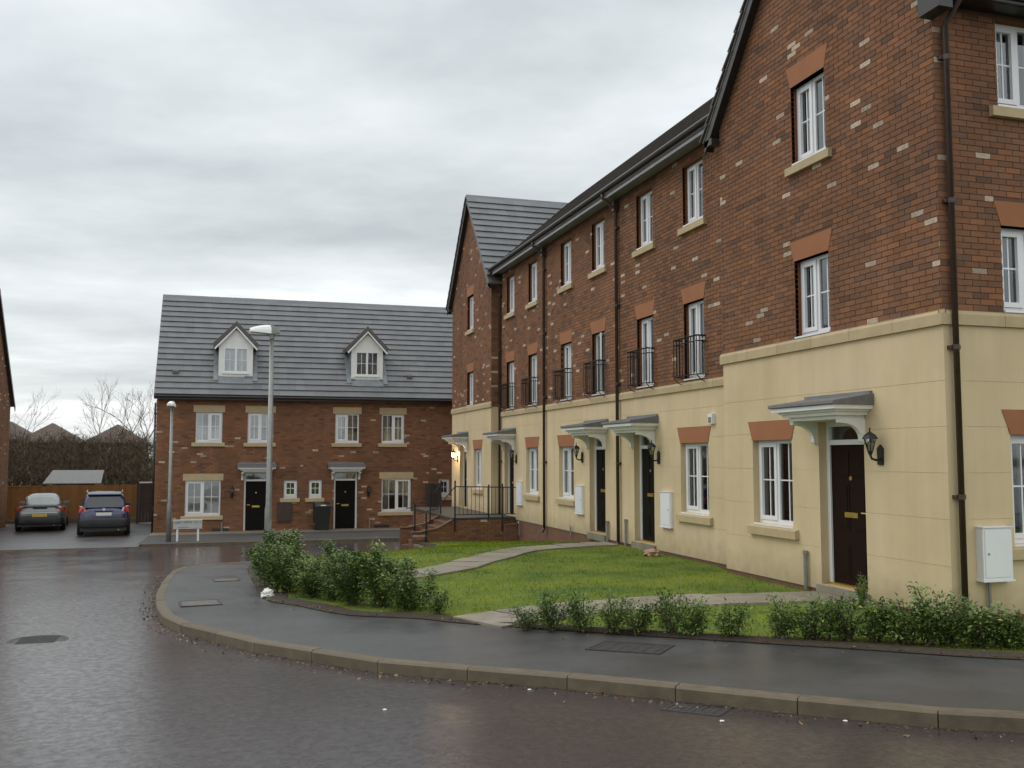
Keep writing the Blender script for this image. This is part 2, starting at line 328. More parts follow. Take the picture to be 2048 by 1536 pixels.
# ------------------------------------------------------------------ ground, road, pavements
def sheet(name, x0, x1, ys, dz, matn, kind='structure', label=None, nx=2):
    b = MB(); n = nx
    for y in ys:
        for k in range(n): b.v.append((x0 + (x1 - x0) * k / (n - 1), y, zg(y) + dz))
    for j in range(len(ys) - 1):
        for k in range(n - 1):
            a = j * n + k; b.f.append((a, a + 1, a + n + 1, a + n)); b.m.append(0)
    o = b.build(name, matn, recalc=False); o['kind'] = kind
    if label: o['label'] = label
    return o
ysr = [-60, -20, -10, 0] + [2 * i for i in range(1, 16)] + [30 + i for i in range(1, 13)] + [44, 48]
sheet('ground', -900, 900, [-300] + ysr + [60, 100, 300, 1500], -.05, 'ground_far')
sheet('road', -60, 60, [y for y in ysr if y <= 31] + [31.3], 0.0, 'road')
def arange(a, b, s):
    r = []
    while a < b - 1e-6: r.append(a); a += s
    return r + [b]
sheet('driveway', -9.6, -2.42, arange(31.3, 46.3, 1.0), 0.001, 'driveway')
sheet('far_pavement', -2.42, 16, arange(31.43, 36.3, .9), .085, 'pavement_dull')
sheet('parking_apron', 2.7, 6.2, arange(33.0, 36.2, .6), .092, 'pavement_dull')
sheet('front_paving', -2.42, 16, arange(36.3, 37.95, .55), .089, 'paving')
sheet('verge', -60, -9.6, arange(31.43, 46.3, 1.2), .06, 'grass_ground')

def catmull(P, step):
    P = [Vector(p) for p in P]; o = []
    for i in range(len(P) - 1):
        p0 = P[max(i - 1, 0)]; p1 = P[i]; p2 = P[i + 1]; p3 = P[min(i + 2, len(P) - 1)]
        n = max(2, int((p2 - p1).length / .05))
        for k in range(n):
            t = k / n
            o.append(.5 * ((2 * p1) + (p2 - p0) * t + (2 * p0 - 5 * p1 + 4 * p2 - p3) * t * t + (3 * p1 - p0 - 3 * p2 + p3) * t ** 3))
    o.append(P[-1]); return resample(o, step)
def resample(o, step=None, n=None):
    d = [0]
    for a, b in zip(o, o[1:]): d.append(d[-1] + (b - a).length)
    n = n or max(1, round(d[-1] / step)); out = []; j = 0
    for k in range(n + 1):
        s = d[-1] * k / n
        while j < len(d) - 2 and d[j + 1] < s: j += 1
        t = (s - d[j]) / max(1e-9, d[j + 1] - d[j]); out.append(o[j].lerp(o[j + 1], min(1, t)))
    return out
KERB = [(30, -5), (16, .2), (10, 2.6), (7, 3.95), (5, 5.08), (4.39, 5.57), (3.81, 6.18), (3.25, 6.8), (2.68, 7.4), (2.27, 7.81), (1.72, 8.24), (1.35, 8.64), (.76, 9.53), (.32, 10.22), (-.11, 11.18), (-.48, 12.0), (-.7, 13.0), (-.88, 14.96), (-.93, 17), (-.9, 19.5), (-.75, 20.8), (-.2, 21.6), (.8, 22.1), (3, 23.2), (5.0, 25.1), (5.25, 27.0)]
INNER = [(30, -2), (14, 2.5), (9, 4.9), (6.55, 6.63), (5.55, 7.61), (4.17, 8.95), (3.04, 10.1), (2.54, 10.68), (2.20, 11.18), (1.47, 11.81), (1.02, 12.91), (.62, 14), (.54, 16.84), (.55, 20.0), (.95, 21.4), (3.1, 22.9), (5.15, 24.8), (5.4, 27.2)]
WALL = [(30, 9.2), (14, 9.2), (10, 9.2), (8.1, 9.2), (8.1, 9.8), (8.1, 10.6), (8.1, 11.6), (8.1, 12.4), (8.1, 13.2), (8.1, 14.35), (8.4, 15.5), (8.4, 17), (8.4, 19.5), (8.4, 22.5), (8.4, 24), (8.4, 25.5), (8.4, 26.6), (8.4, 27.3)]
KH = .11
kl = catmull([(x, y, 0) for x, y in KERB], .915)
def kerb_stone_mesh(i, a, b, w=.125, h=KH, sink=.12, name='kerb_stone'):
    d = (b - a).normalized(); nrm = Vector((d.y, -d.x, 0)); g = d * .004
    a2, b2 = a + g, b - g; bv = .018
    prof = [(0, -sink), (0, h - bv), (bv, h), (w, h), (w, -sink)]
    r0 = [a2 + nrm * p + Vector((0, 0, zg(a.y) + q)) for p, q in prof]; r1 = [b2 + nrm * p + Vector((0, 0, zg(b.y) + q)) for p, q in prof]
    return r0, r1
kr = bpy.data.objects.new('kerb', None); COL.objects.link(kr); kr['kind'] = 'structure'; kr['label'] = 'curved concrete kerb along the corner pavement'
for i in range(len(kl) - 1):
    a, b = kl[i], kl[i + 1]; mb = MB(); j = rnd.uniform(-.004, .004)
    r0, r1 = kerb_stone_mesh(i, a, b); mb.prism([p + Vector((0, 0, j)) for p in r0], [p + Vector((0, 0, j)) for p in r1]); mb.build('kerb_stone', 'kerb_stone', kr)
# far kerb, low in front of the parking bays
fk = bpy.data.objects.new('far_kerb', None); COL.objects.link(fk); fk['kind'] = 'structure'; fk['label'] = 'straight low kerb across the junction'
for i in range(26):
    x0 = 16 - i * .915; drop = .015 if x0 < -2.0 else .09
    a, b = Vector((x0 - .915, 31.3, 0)), Vector((x0, 31.3, 0)); mb = MB()
    mb.box(a.x + .004, b.x - .004, 31.3, 31.425, zg(31.3) - .1, zg(31.3) + drop); mb.build('kerb_stone', 'kerb_stone', fk)
def normal_off(pl, d):
    o = []
    for i, p in enumerate(pl):
        t = (pl[min(i + 1, len(pl) - 1)] - pl[max(i - 1, 0)]).normalized(); o.append(p + Vector((t.y, -t.x, 0)) * d)
    return o
kfine = catmull([(x, y, 0) for x, y in KERB], .2); ifine = catmull([(x, y, 0) for x, y in INNER], .2)
ki = normal_off(kfine, .122)
NP = 220; A_ = resample(ki, n=NP); B_ = resample([p for p in normal_off(ifine, .12)], n=NP)
pv = MB(); NC = 8
for i in range(NP + 1):
    for k in range(NC + 1):
        p = A_[i].lerp(B_[i], k / NC); pv.v.append((p.x, p.y, zg(p.y) + KH - .004 + .012 * (k / NC)))
for i in range(NP):
    for k in range(NC):
        a = i * (NC + 1) + k; pv.f.append((a, a + 1, a + NC + 2, a + NC + 1)); pv.m.append(0)
struct(pv.build('pavement', 'pavement', smooth=True))

def zwall(x, y):
    if y < 20: return -.33
    if y < 27.3: return -.33 - (y - 20) / 7.3 * .6
    return -.93
I_ = [Vector((x, y, 0)) for x, y in INNER]; Wl = [Vector((x + (.08 if y > 9.25 else 0), y + (.08 if y <= 9.25 else 0), 0)) for x, y in WALL]
IS, WS = [], []
for i in range(len(I_) - 1):
    n = max(3, int((I_[i + 1] - I_[i]).length / .22))
    for k in range(n): IS.append(I_[i].lerp(I_[i + 1], k / n)); WS.append(Wl[i].lerp(Wl[i + 1], k / n))
IS.append(I_[-1]); WS.append(Wl[-1])
# smooth the outer edge with the same curve the pavement uses
IS = [min(ifine, key=lambda q: (q - p).length) for p in IS]
def lawn_pt(i, t):
    a, b = IS[i], WS[i]; p = a.lerp(b, t); s = t * t * (3 - 2 * t) * .5 + t * .5
    z = (zg(a.y) + KH + .012) * (1 - s) + zwall(b.x, b.y) * s
    hump = mnoise.noise(Vector((p.x * .9, p.y * .9, 3))) * .035 * math.sin(math.pi * t)
    return Vector((p.x, p.y, z + hump + .03 * math.sin(math.pi * t)))
NL = 26; lw = MB()
for i in range(len(IS)):
    for k in range(NL + 1): lw.v.append(tuple(lawn_pt(i, k / NL)))
for i in range(len(IS) - 1):
    for k in range(NL):
        a = i * (NL + 1) + k; lw.f.append((a, a + 1, a + NL + 2, a + NL + 1)); lw.m.append(0)
lawn = struct(lw.build('lawn', 'grass_ground', smooth=True))
from mathutils.bvhtree import BVHTree
lawn_bvh = BVHTree.FromPolygons([Vector(v) for v in lw.v], lw.f)
def zl(x, y, default=-.3):
    h = lawn_bvh.ray_cast(Vector((x, y, 5)), Vector((0, 0, -1)))
    return h[0].z if h[0] else default
# bare soil bed behind the pavement edge
bd = MB(); bw = .34
for i in range(len(IS)):
    L_ = (WS[i] - IS[i]).length
    for k in range(4):
        wv = bw * (1 + .35 * mnoise.noise(Vector((IS[i].x * 2, IS[i].y * 2, 0)))) * k / 3
        p = lawn_pt(i, min(.9, wv / L_)); bd.v.append((p.x, p.y, p.z + .005 + (.02 if 0 < k < 3 else 0)))
for i in range(len(IS) - 1):
    for k in range(3):
        a = i * 4 + k; bd.f.append((a, a + 1, a + 5, a + 4)); bd.m.append(0)
struct(bd.build('planting_bed', 'soil', smooth=True))

# slab paths
def slab_path(name, pts, w, step, label):
    root = bpy.data.objects.new(name, None); COL.objects.link(root); struct(root, label)
    pl = catmull([(x, y, 0) for x, y in pts], step)
    for a, b in zip(pl, pl[1:]):
        d = (b - a).normalized(); n = Vector((d.y, -d.x, 0)) * (w / 2); g = d * .006; j = rnd.uniform(0, .006)
        def q(p, dz): return Vector((p.x, p.y, max(zl(p.x, p.y), zl(*( (a + b) / 2).xy)) + dz))
        c = [a + g + n, b - g + n, b - g - n, a + g - n]; mb = MB()
        mb.prism([q(p, -.05) for p in c], [q(p, .028 + j) for p in c]); mb.build('paving_slab', 'paving', root)
slab_path('garden_path', [(2.75, 10.45), (3.9, 10.92), (5.2, 11.15), (6.6, 11.25), (8.0, 11.3)], .86, .62, 'concrete slab path to the nearest house door')
slab_path('garden_path', [(1.6, 14.7), (3.1, 15.75), (4.2, 16.8), (5.7, 18.75), (7.0, 19.5), (8.25, 19.6)], .8, .62, 'concrete slab path curving to the middle doors')

# covers and drains
def cover(name, x, y, z, sx, sy, rz, matn, label, cat, n=5):
    t = thing(name, label, cat, (x, y, z)); c, s = math.cos(rz), math.sin(rz)
    def pt(a, b, h): return (x + a * c - b * s, y + a * s + b * c, z + h + (zg(y + a * s + b * c) - zg(y)))
    fr = MB()
    for (a0, a1, b0, b1) in ((-sx, sx, -sy, -sy + .03), (-sx, sx, sy - .03, sy), (-sx, -sx + .03, -sy + .03, sy - .03), (sx - .03, sx, -sy + .03, sy - .03)):
        fr.hexa([pt(a0, b0, -.03), pt(a1, b0, -.03), pt(a1, b1, -.03), pt(a0, b1, -.03), pt(a0, b0, .009), pt(a1, b0, .009), pt(a1, b1, .009), pt(a0, b1, .009)])
    fr.build('frame', 'iron_cover', t)
    pl = MB(); a0, b0 = sx - .034, sy - .034
    pl.hexa([pt(-a0, -b0, -.03), pt(a0, -b0, -.03), pt(a0, b0, -.03), pt(-a0, b0, -.03), pt(-a0, -b0, .006), pt(a0, -b0, .006), pt(a0, b0, .006), pt(-a0, b0, .006)]); p_ = pl.build('plate', matn, t)
    rb = MB()
    for k in range(n):
        q = -a0 + .04 + (2 * a0 - .08) * k / (n - 1)
        rb.hexa([pt(q - .01, -b0 + .03, 0), pt(q + .01, -b0 + .03, 0), pt(q + .01, b0 - .03, 0), pt(q - .01, b0 - .03, 0), pt(q - .01, -b0 + .03, .0085), pt(q + .01, -b0 + .03, .0085), pt(q + .01, b0 - .03, .0085), pt(q - .01, b0 - .03, .0085)])
    rb.build('ribs', matn, p_)
    return t
PZ = KH + .004
cover('inspection_cover', -.24, 13.87, zg(13.87) + PZ, .27, .33, R(5), 'concrete_cover', 'pale rectangular cover set in the pavement at the kerb bend', 'manhole cover', 4)
cover('inspection_cover', .12, 17.4, zg(17.4) + PZ, .22, .3, R(3), 'concrete_cover', 'small pale cover in the far pavement beside the shrubs', 'manhole cover', 3)
cover('inspection_cover', 3.72, 8.42, zg(8.42) + PZ, .36, .26, R(-42), 'iron_cover', 'dark iron cover in the pavement before the low hedge', 'manhole cover', 6)
cover('gully_grate', 3.36, 6.42, zg(6.42) - .004, .22, .16, R(-47), 'iron_cover', 'iron drain grate in the gutter against the kerb', 'drain', 7)
mh = thing('manhole_cover', 'round iron manhole cover in the wet road at the left', 'manhole cover', (-1.91, 11.83, zg(11.83)))
q = MB(); q.lathe((-1.91, 11.83, zg(11.83)), [(.31, -.03), (.31, .006), (.27, .006), (.27, -.02)], 28); q.build('frame', 'iron_cover', mh)
q = MB(); q.lathe((-1.91, 11.83, zg(11.83)), [(.265, -.03), (.265, .005)], 28)
for k in range(-3, 4): q.box(-1.91 - .2, -1.91 + .2, 11.83 + k * .07 - .012, 11.83 + k * .07 + .012, zg(11.83), zg(11.83) + .01)
q.build('plate', 'iron_cover', mh)

# ------------------------------------------------------------------ house building blocks
def intervals(u0, u1, cuts):
    iv = [(u0, u1)]
    for a, b in cuts:
        nv = []
        for p, q in iv:
            if b <= p or a >= q: nv.append((p, q)); continue
            if a > p: nv.append((p, a))
            if b < q: nv.append((b, q))
        iv = nv
    return iv
def wall_core(F, u0, u1, v0, v1, holes, name, mats, parent, w1=0, th=.3):
    zs = sorted({v0, v1} | {h[2] for h in holes if v0 < h[2] < v1} | {h[3] for h in holes if v0 < h[3] < v1}); mb = MB()
    for a, b in zip(zs, zs[1:]):
        m_ = (a + b) / 2
        for p, q in intervals(u0, u1, [(h[0], h[1]) for h in holes if h[2] < m_ < h[3]]): mb.fbox(F, p, q, a, b, w1 - th, w1, 0, 1 if len(mats) > 1 else None)
    return mb, mb.build(name, mats, parent)
MESHC = {}
def brick_template(F, ln, mi):
    k = (tuple(F.n), ln, mi)
    if k not in MESHC:
        b = MB(); Z = Fr((0, 0, 0), F.u, F.n); b.fbox(Z, -ln / 2, ln / 2, -.0325, .0325, -.05, .008); MESHC[k] = b.mesh('brick', BR[mi])
    return MESHC[k]
def in_view(p):
    d = p - Vector((0, 0, 1.6)); y, pt_ = R(16.88), R(4.34)
    f = Vector((math.sin(y) * math.cos(pt_), math.cos(y) * math.cos(pt_), math.sin(pt_))); r = Vector((math.cos(y), -math.sin(y), 0)); u = r.cross(f)
    w = d.dot(f); return w > .1 and abs(d.dot(r) / w) < 1024 / 1906.5 and abs(d.dot(u) / w) < 768 / 1906.5
def brickwork(F, u0, u1, v0, v1, holes, wall, seed, single=0, lim=None, cream=.030, over0=0, over1=0):
    """running bond of real bricks, 8 mm proud of the mortar; the `single` nearest whole ones are objects of their own"""
    rg = random.Random(seed); rest = MB(); cand = []; row = 0; v = v0 + .005
    while v + .06 < v1:
        a0, a1 = u0 - over0, u1 + over1
        if lim: a0, a1 = lim(v + .0325)
        cuts = [(h[0] - (h[4] * (v + .03 - h[2]) / (h[3] - h[2]) if len(h) > 4 else 0), h[1] + (h[4] * (v + .03 - h[2]) / (h[3] - h[2]) if len(h) > 4 else 0)) for h in holes if h[2] - .012 < v + .0325 < h[3] + .012]
        free = intervals(a0, a1, cuts); u = math.floor(u0 / .225) * .225 - .225 + (.1125 if row % 2 else 0)
        while u < u1 + .3:
            x = rg.random(); cr = cream * (1.7 if mnoise.noise(Vector((u * .9, v * .9, seed))) > .05 else .55); cream_ = cr; mi = 4 if x < cr else 2 if x < cream + .12 else 1 if x < cream + .28 else 3 if x < cream + .52 else 0
            if rg.random() < .1 and mi == 4: mi = 4
            pr_ = rg.uniform(-.0015, .0015)
            for p, q_ in free:
                s, e2 = max(u, p), min(u + .215, q_)
                if e2 - s < .006: continue
                if single and e2 - s > .2149 and abs(s - u) < 1e-6: cand.append((u, v, mi, pr_))
                else: rest.fbox(F, s, e2, v, v + .065, -.05, .008 + pr_, mi)
            u += .225
        v += .075; row += 1
    if single:
        cand.sort(key=lambda c: (not in_view(F.P(c[0] + .1, c[1] + .03)), (F.P(c[0] + .1, c[1] + .03) - Vector((0, 0, 1.6))).length))
        for c in cand[:single]:
            o = link('brick', brick_template(F, .215, c[2]), wall); o.location = F.P(c[0] + .1075, c[1] + .0325, c[3])
        for c in cand[single:]: rest.fbox(F, c[0], c[0] + .215, c[1], c[1] + .065, -.05, .008 + c[3], c[2])
    if rest.f:
        o = rest.build('brickwork', BR, wall); o['kind'] = 'stuff'
def render_bands(F, u0, u1, v0, v1, joints, holes, parent, e0=0, e1=0):
    zs = [v0] + [j for j in joints if v0 < j < v1] + [v1]
    for a, b in zip(zs, zs[1:]):
        aa, bb = a + (.003 if a != v0 else 0), b - (.003 if b != v1 else 0)
        ev = sorted({aa, bb} | {h[k] for h in holes for k in (2, 3) if aa < h[k] < bb})
        full = [(h[0], h[1]) for h in holes if all(any(g[0] <= h[0] and g[1] >= h[1] and g[2] < (p + q) / 2 < g[3] for g in holes) for p, q in zip(ev, ev[1:]))]
        for s, e2 in intervals(u0 - e0, u1 + e1, full):
            mb = MB()
            for p, q in zip(ev, ev[1:]):
                m_ = (p + q) / 2
                for s2, e3 in intervals(s, e2, [(h[0], h[1]) for h in holes if h[2] < m_ < h[3]]): mb.fbox(F, s2, e3, p, q, 0, .005)
            mb.build('render_course', 'render', parent)
def stones(F, u0, u1, v0, v1, w, ln, parent, name='string_course'):
    core = MB(); core.fbox(F, u0, u1, v0 + .005, v1 - .005, -.02, w - .02); c = core.build(name, 'mortar', parent)
    n = max(1, round((u1 - u0) / ln)); d = (u1 - u0) / n
    for k in range(n):
        a, b = u0 + k * d + (.003 if k else -.006), u0 + (k + 1) * d - (.003 if k < n - 1 else -.006); mb = MB()
        prof = [(0, v0), (w, v0), (w, v1 - .05), (w * .45, v1), (0, v1)]
        mb.prism([F.P(a, y, x) for x, y in prof], [F.P(b, y, x) for x, y in prof]); mb.build('coping_stone', 'stone', c)
    return c
def lintel(F, h, ht, splay, parent, matn='terracotta', name='lintel', w=.014, ext=0):
    u0, u1, v0, v1 = h[0] - ext, h[1] + ext, h[3], h[3] + ht; mb = MB()
    r0 = [F.P(u0, v0, -.12), F.P(u1, v0, -.12), F.P(u1 + splay, v1, -.12), F.P(u0 - splay, v1, -.12)]
    mb.prism(r0, [p + F.n * (w + .12) for p in r0]); return mb.build(name, matn, parent)
def curtain(F, u0, u1, v0, v1, w, matn, parent, seed):
    rg = random.Random(seed); n = max(8, int((u1 - u0) / .025)); mb = MB(); ph = rg.random() * 6
    for k in range(n + 1):
        u = u0 + (u1 - u0) * k / n; d = .010 * math.sin(k * 1.25 + ph) + .008 * math.sin(k * .5 + ph)
        mb.v += [tuple(F.P(u, v0, w + d)), tuple(F.P(u, v1, w + d * .5))]
    for k in range(n): a = 2 * k; mb.f.append((a, a + 2, a + 3, a + 1)); mb.m.append(0)
    mb.build('curtain', matn, parent, smooth=True, recalc=False)
def window(F, h, house, rec=.1, sill='stone', lint=None, cur='sides', lights=2, opener=1, seed=0, hbar=.52, open_sash=False, sub=True):
    u0, u1, v0, v1 = h[:4]; f = .055; w1 = -rec; w0 = -rec - .07; mb = MB(); d = .0
    mb.fbox(F, u0, u0 + f, v0, v1, w0, w1); mb.fbox(F, u1 - f, u1, v0, v1, w0, w1)
    mb.fbox(F, u0 + f, u1 - f, v1 - f, v1, w0, w1 - .002); mb.fbox(F, u0 + f, u1 - f, v0, v0 + f + .015, w0, w1 - .002)
    um = (u0 + u1) / 2
    if lights == 2: mb.fbox(F, um - .035, um + .035, v0 + f + .015, v1 - f, w0, w1 - .004)
    win = mb.build('window', 'white_upvc', house)
    if sub:
        c = MB(); c.fbox(F, u0 - .0, u1 + .0, v0 - .028, v0 - .002, -rec - .05, .012 if sill != 'flat' else .03); c.build('sub_sill', 'white_upvc', win)
    spans = [(u0 + f, um - .035), (um + .035, u1 - f)] if lights == 2 else [(u0 + f, u1 - f)]
    for i, (a, b) in enumerate(spans):
        lo, hi = v0 + f + .015, v1 - f
        if i == opener or lights == 1:
            s = MB(); t = .05; q0, q1 = w1 - .03, w1 + .014
            G = F
            if open_sash:
                ang = R(34); pu = b; G = Fr(F.P(b, 0, w1), F.u * math.cos(ang) - F.n * math.sin(ang), F.n * math.cos(ang) + F.u * math.sin(ang))
                a_, b_ = a - b, 0; q0, q1 = -.03, .014
            else: a_, b_ = a, b
            e_ = .012
            s.fbox(G, a_ - e_, a_ + t, lo - e_, hi + e_, q0, q1); s.fbox(G, b_ - t, b_ + e_, lo - e_, hi + e_, q0, q1)
            s.fbox(G, a_ + t, b_ - t, hi - t, hi + e_, q0, q1 - .001); s.fbox(G, a_ + t, b_ - t, lo - e_, lo + t, q0, q1 - .001)
            s.build('sash', 'white_upvc', win, label='open casement swung out' if open_sash else None)
            if open_sash:
                p = MB(); p.fbox(G, a_ + t, b_ - t, lo + t, hi - t, -.02, -.012); p.build('pane', 'glass', win); continue
            a, b, lo, hi = a + t, b - t, lo + t, hi - t
        p = MB(); p.fbox(F, a, b, lo, hi, w1 - .04, w1 - .03); p.build('pane', 'glass', win)
        g = MB(); gm = (a + b) / 2; hb = lo + (hi - lo) * hbar
        g.fbox(F, gm - .010, gm + .010, lo, hi, w1 - .044, w1 - .022); g.fbox(F, a, b, hb - .010, hb + .010, w1 - .045, w1 - .021); g.build('glazing_bars', 'white_upvc', win)
    if cur:
        W_ = u1 - u0; cm = 'curtain_white' if cur.startswith('white') else 'curtain_reflect_brown' if cur.startswith('brown') else 'curtain'
        if cur in ('full', 'white_full', 'brown_full'): curtain(F, u0, u1, v0, v1, w0 - .022, cm, win, seed)
        elif cur in ('sides', 'white_sides'):
            curtain(F, u0, u0 + W_ * .27, v0, v1, w0 - .03, cm, win, seed); curtain(F, u1 - W_ * .24, u1, v0, v1, w0 - .03, cm, win, seed + 1)
        elif cur == 'left': curtain(F, u0, u0 + W_ * .42, v0, v1, w0 - .1, cm, win, seed)
        elif cur == 'blind':
            b_ = MB(); b_.fbox(F, u0, u1, v0 + (v1 - v0) * .5, v1, w0 - .07, w0 - .06); b_.build('blind', 'curtain', win)
    if sill == 'stone':
        s = MB(); a, b = u0 - .14, u1 + .1; prof = [(-.1, v0 - .175), (.075, v0 - .175), (.075, v0 - .055), (.0, v0 - .03), (-.1, v0 - .03)]
        s.prism([F.P(a, y, x) for x, y in prof], [F.P(b, y, x) for x, y in prof]); s.build('sill', 'stone', win)
    if lint: lintel(F, h, lint[0], lint[1], win, lint[2] if len(lint) > 2 else 'terracotta', ext=lint[3] if len(lint) > 3 else 0)
    return win
def juliet(F, h, house):
    u0, u1 = h[0] - .06, h[1] + .06; w = .2; z0, z1 = h[2] + .03, 3.80; root = MB(); r = .011
    def loop(b, z, rr): b.tube([F.P(u0, z, 0), F.P(u0, z, w), F.P(u1, z, w), F.P(u1, z, 0)], rr, 4)
    loop(root, z1, .016); bal = root.build('juliet_balcony', 'black_metal', house)
    for z in (z0, z1 - .1): b = MB(); loop(b, z, r); b.build('rail', 'black_metal', bal)
    n = 8
    for k in range(n + 1):
        u = u0 + (u1 - u0) * k / n; b = MB(); b.tube([F.P(u, z0, w), F.P(u, z1, w)], .009, 4); b.build('baluster', 'black_metal', bal)
    for u in (u0, u1):
        for wv in (.07, .135): b = MB(); b.tube([F.P(u, z0, wv), F.P(u, z1, wv)], .009, 4); b.build('baluster', 'black_metal', bal)
    b = MB(); b.tube([F.P(u0, z0 - .01, w), F.P(u0, z0 - .1, .12), F.P(u0, z0 - .14, 0)], .01, 4); b.tube([F.P(u1, z0 - .01, w), F.P(u1, z0 - .1, .12), F.P(u1, z0 - .14, 0)], .01, 4); b.build('scroll_bracket', 'black_metal', bal)
def door(F, h, house, matn, rec=.13, fan=.27, flip=1):
    u0, u1, v0, v1 = h[:4]; f = .065; top = v1 - f; tz = v1 - fan
    d = MB(); a, b = u0 + f + .004, u1 - f - .004; w = -rec - .02
    d.fbox(F, a, b, v0 + .03, tz - .05, w - .045, w)
    leaf = d.build('door', matn, house)
    pn = MB(); mid = (a + b) / 2; hh = tz - .05 - v0 - .03
    for (p, q) in ((a + .1, mid - .04), (mid + .04, b - .1)):
        for (y0, y1) in ((v0 + .12, v0 + .12 + hh * .24), (v0 + .12 + hh * .34, v0 + .12 + hh * .68)):
            pn.fbox(F, p, q, y0, y1, w, w + .007); pn.fbox(F, p + .04, q - .04, y0 + .04, y1 - .04, w + .007, w + .013)
        y0, y1 = v0 + .12 + hh * .73, tz - .15; pn.fbox(F, p, q, y0, y1, w, w + .008)
    pn.build('raised_panel', matn, leaf)
    fr = MB(); fr.fbox(F, u0, u0 + f, v0, v1, -rec - .08, -rec + .005); fr.fbox(F, u1 - f, u1, v0, v1, -rec - .08, -rec + .005)
    fr.fbox(F, u0 + f, u1 - f, v1 - f, v1, -rec - .08, -rec + .003); fr.fbox(F, u0 + f, u1 - f, tz - .05, tz + .02, -rec - .08, -rec + .003); fr.build('door_frame', 'white_upvc', leaf)
    fl = MB(); fl.fbox(F, u0 + f, u1 - f, tz + .02, v1 - f, w - .03, w - .02); fl.build('fanlight', 'glass', leaf)
    bk = MB(); bk.fbox(F, u0 + f, u1 - f, tz + .02, v1 - f, w - .25, w - .24); bk.build('fanlight_backing', 'interior', leaf)
    lp = MB(); z = v0 + .98 if v0 > -1 else v0 + .96; lp.fbox(F, mid - .14, mid + .14, z - .035, z + .035, w, w + .014); lp.build('letter_plate', 'brass', leaf)
    th = MB(); th.fbox(F, u0 + f * .5, u1 - f * .5, v0, v0 + .03, -rec - .06, -rec + .05); th.build('threshold', 'brass', leaf)
    hd = MB(); hx = a + .06 if flip > 0 else b - .06
    hd.tube([F.P(hx, v0 + 1.02, w), F.P(hx, v0 + 1.02, w + .05), F.P(hx + .1 * flip, v0 + 1.02, w + .05)], .011, 6); hd.build('door_handle', 'brass', leaf)
    kn = MB(); kn.lathe(F.P(mid, v0 + 1.48, w), [(.03, -.01), (.03, .01)], 10, axis='x' if abs(F.n.x) > .5 else 'y'); kn.build('knocker', 'brass', leaf)
    st = MB(); st.fbox(F, u0 - .06, u1 + .06, v0 - .16, v0 - .012, -rec, .06); st.build('doorstep', 'paving', leaf)
    return leaf
def canopy(F, uc, v, house, wd=1.5, dp=.62, br=.53):
    c = MB(); a, b = uc - wd / 2, uc + wd / 2; n = 4; hs = [.05, .045, .03, .055]; z = v
    ins = [.20, .13, .09, .02]
    for k in range(4):
        c.fbox(F, a + ins[k], b - ins[k], z, z + hs[k], 0, dp - ins[k]); z += hs[k] - (.0)
    can = c.build('door_canopy', 'white_paint', house)
    r = MB(); t0, t1, bk_ = z + .002, z + .05, z + .15
    prof = [(0, t0), (dp, t0), (dp + .015, t0 + .01), (dp + .01, t1), (0, bk_)]
    r.prism([F.P(a - .01, y, x) for x, y in prof], [F.P(b + .01, y, x) for x, y in prof]); rf = r.build('canopy_roof', 'canopy_slate', can)
    fl = MB(); fl.fbox(F, a + .02, b - .02, bk_ - .01, bk_ + .035, .001, .05); fl.build('flashing', 'lead', can)
    for s in (-1, 1):
        u = uc + s * br; k = MB(); p = [(0, 0), (.40, 0), (.40, -.045)]
        for q in range(7):
            t = math.pi / 2 * q / 6; p.append((.40 - .035 - .30 * math.sin(t), -.05 - .20 * (1 - math.cos(t))))
        p += [(.065, -.29), (.045, -.31), (0, -.31)]
        k.prism([F.P(u - .04, v + y - .001, x) for x, y in p], [F.P(u + .04, v + y - .001, x) for x, y in p]); k.build('bracket', 'white_paint', can)
    return can
def lantern(F, u, v, house, lit=False):
    # six-sided coach lantern on a swan-neck arm
    c0 = F.P(u, v - .26, 0); m_ = MB(); pl = [F.P(u - .05, v - .33, 0), F.P(u + .05, v - .33, 0), F.P(u + .055, v - .12, 0), F.P(u, v - .07, 0), F.P(u - .055, v - .12, 0)]
    m_.prism(pl, [p + F.n * .03 for p in pl])
    m_.tube([F.P(u, v - .24, .02), F.P(u, v - .27, .08), F.P(u, v - .25, .15), F.P(u, v - .2, .17)], .016, 6)
    ln = m_.build('wall_lantern', 'black_metal', house); hc = F.P(u, v, .17)
    g = MB(); g.lathe(hc, [(.03, -.15), (.075, .0)], 6); g.build('lantern_glass', 'glass', ln)
    k = MB(); k.lathe(hc, [(.10, 0.002), (.094, .016), (.066, .058), (.025, .086), (.010, .10), (.010, .14), (.004, .152)], 8); k.build('lantern_cap', 'black_metal', ln)
    k = MB()
    for q in range(6):
        t = 2 * math.pi * q / 6; k.tube([hc + Vector((.033 * math.cos(t), .033 * math.sin(t), -.152)), hc + Vector((.078 * math.cos(t), .078 * math.sin(t), .002))], .005, 4)
    k.lathe(hc, [(.010, -.215), (.026, -.19), (.038, -.152), (.034, -.146)], 6); k.build('lantern_cage', 'black_metal', ln)
    if lit:
        k = MB(); k.lathe(hc, [(.02, -.15), (.05, -.125), (.066, -.08), (.05, -.035), (.02, -.008)], 12); k.build('bulb', 'bulb', ln, smooth=True)
        ld = bpy.data.lights.new('porch_bulb', 'POINT'); ld.energy = 14; ld.color = (1, .62, .25); ld.shadow_soft_size = .06
        lo = bpy.data.objects.new('porch_bulb', ld); COL.objects.link(lo); lo.location = hc + F.n * .11 + Vector((0, 0, -.06))
    else:
        k = MB(); k.lathe(hc, [(.02, -.15), (.025, -.1), (.012, -.03)], 8); k.build('bulb', 'lamp_white', ln)
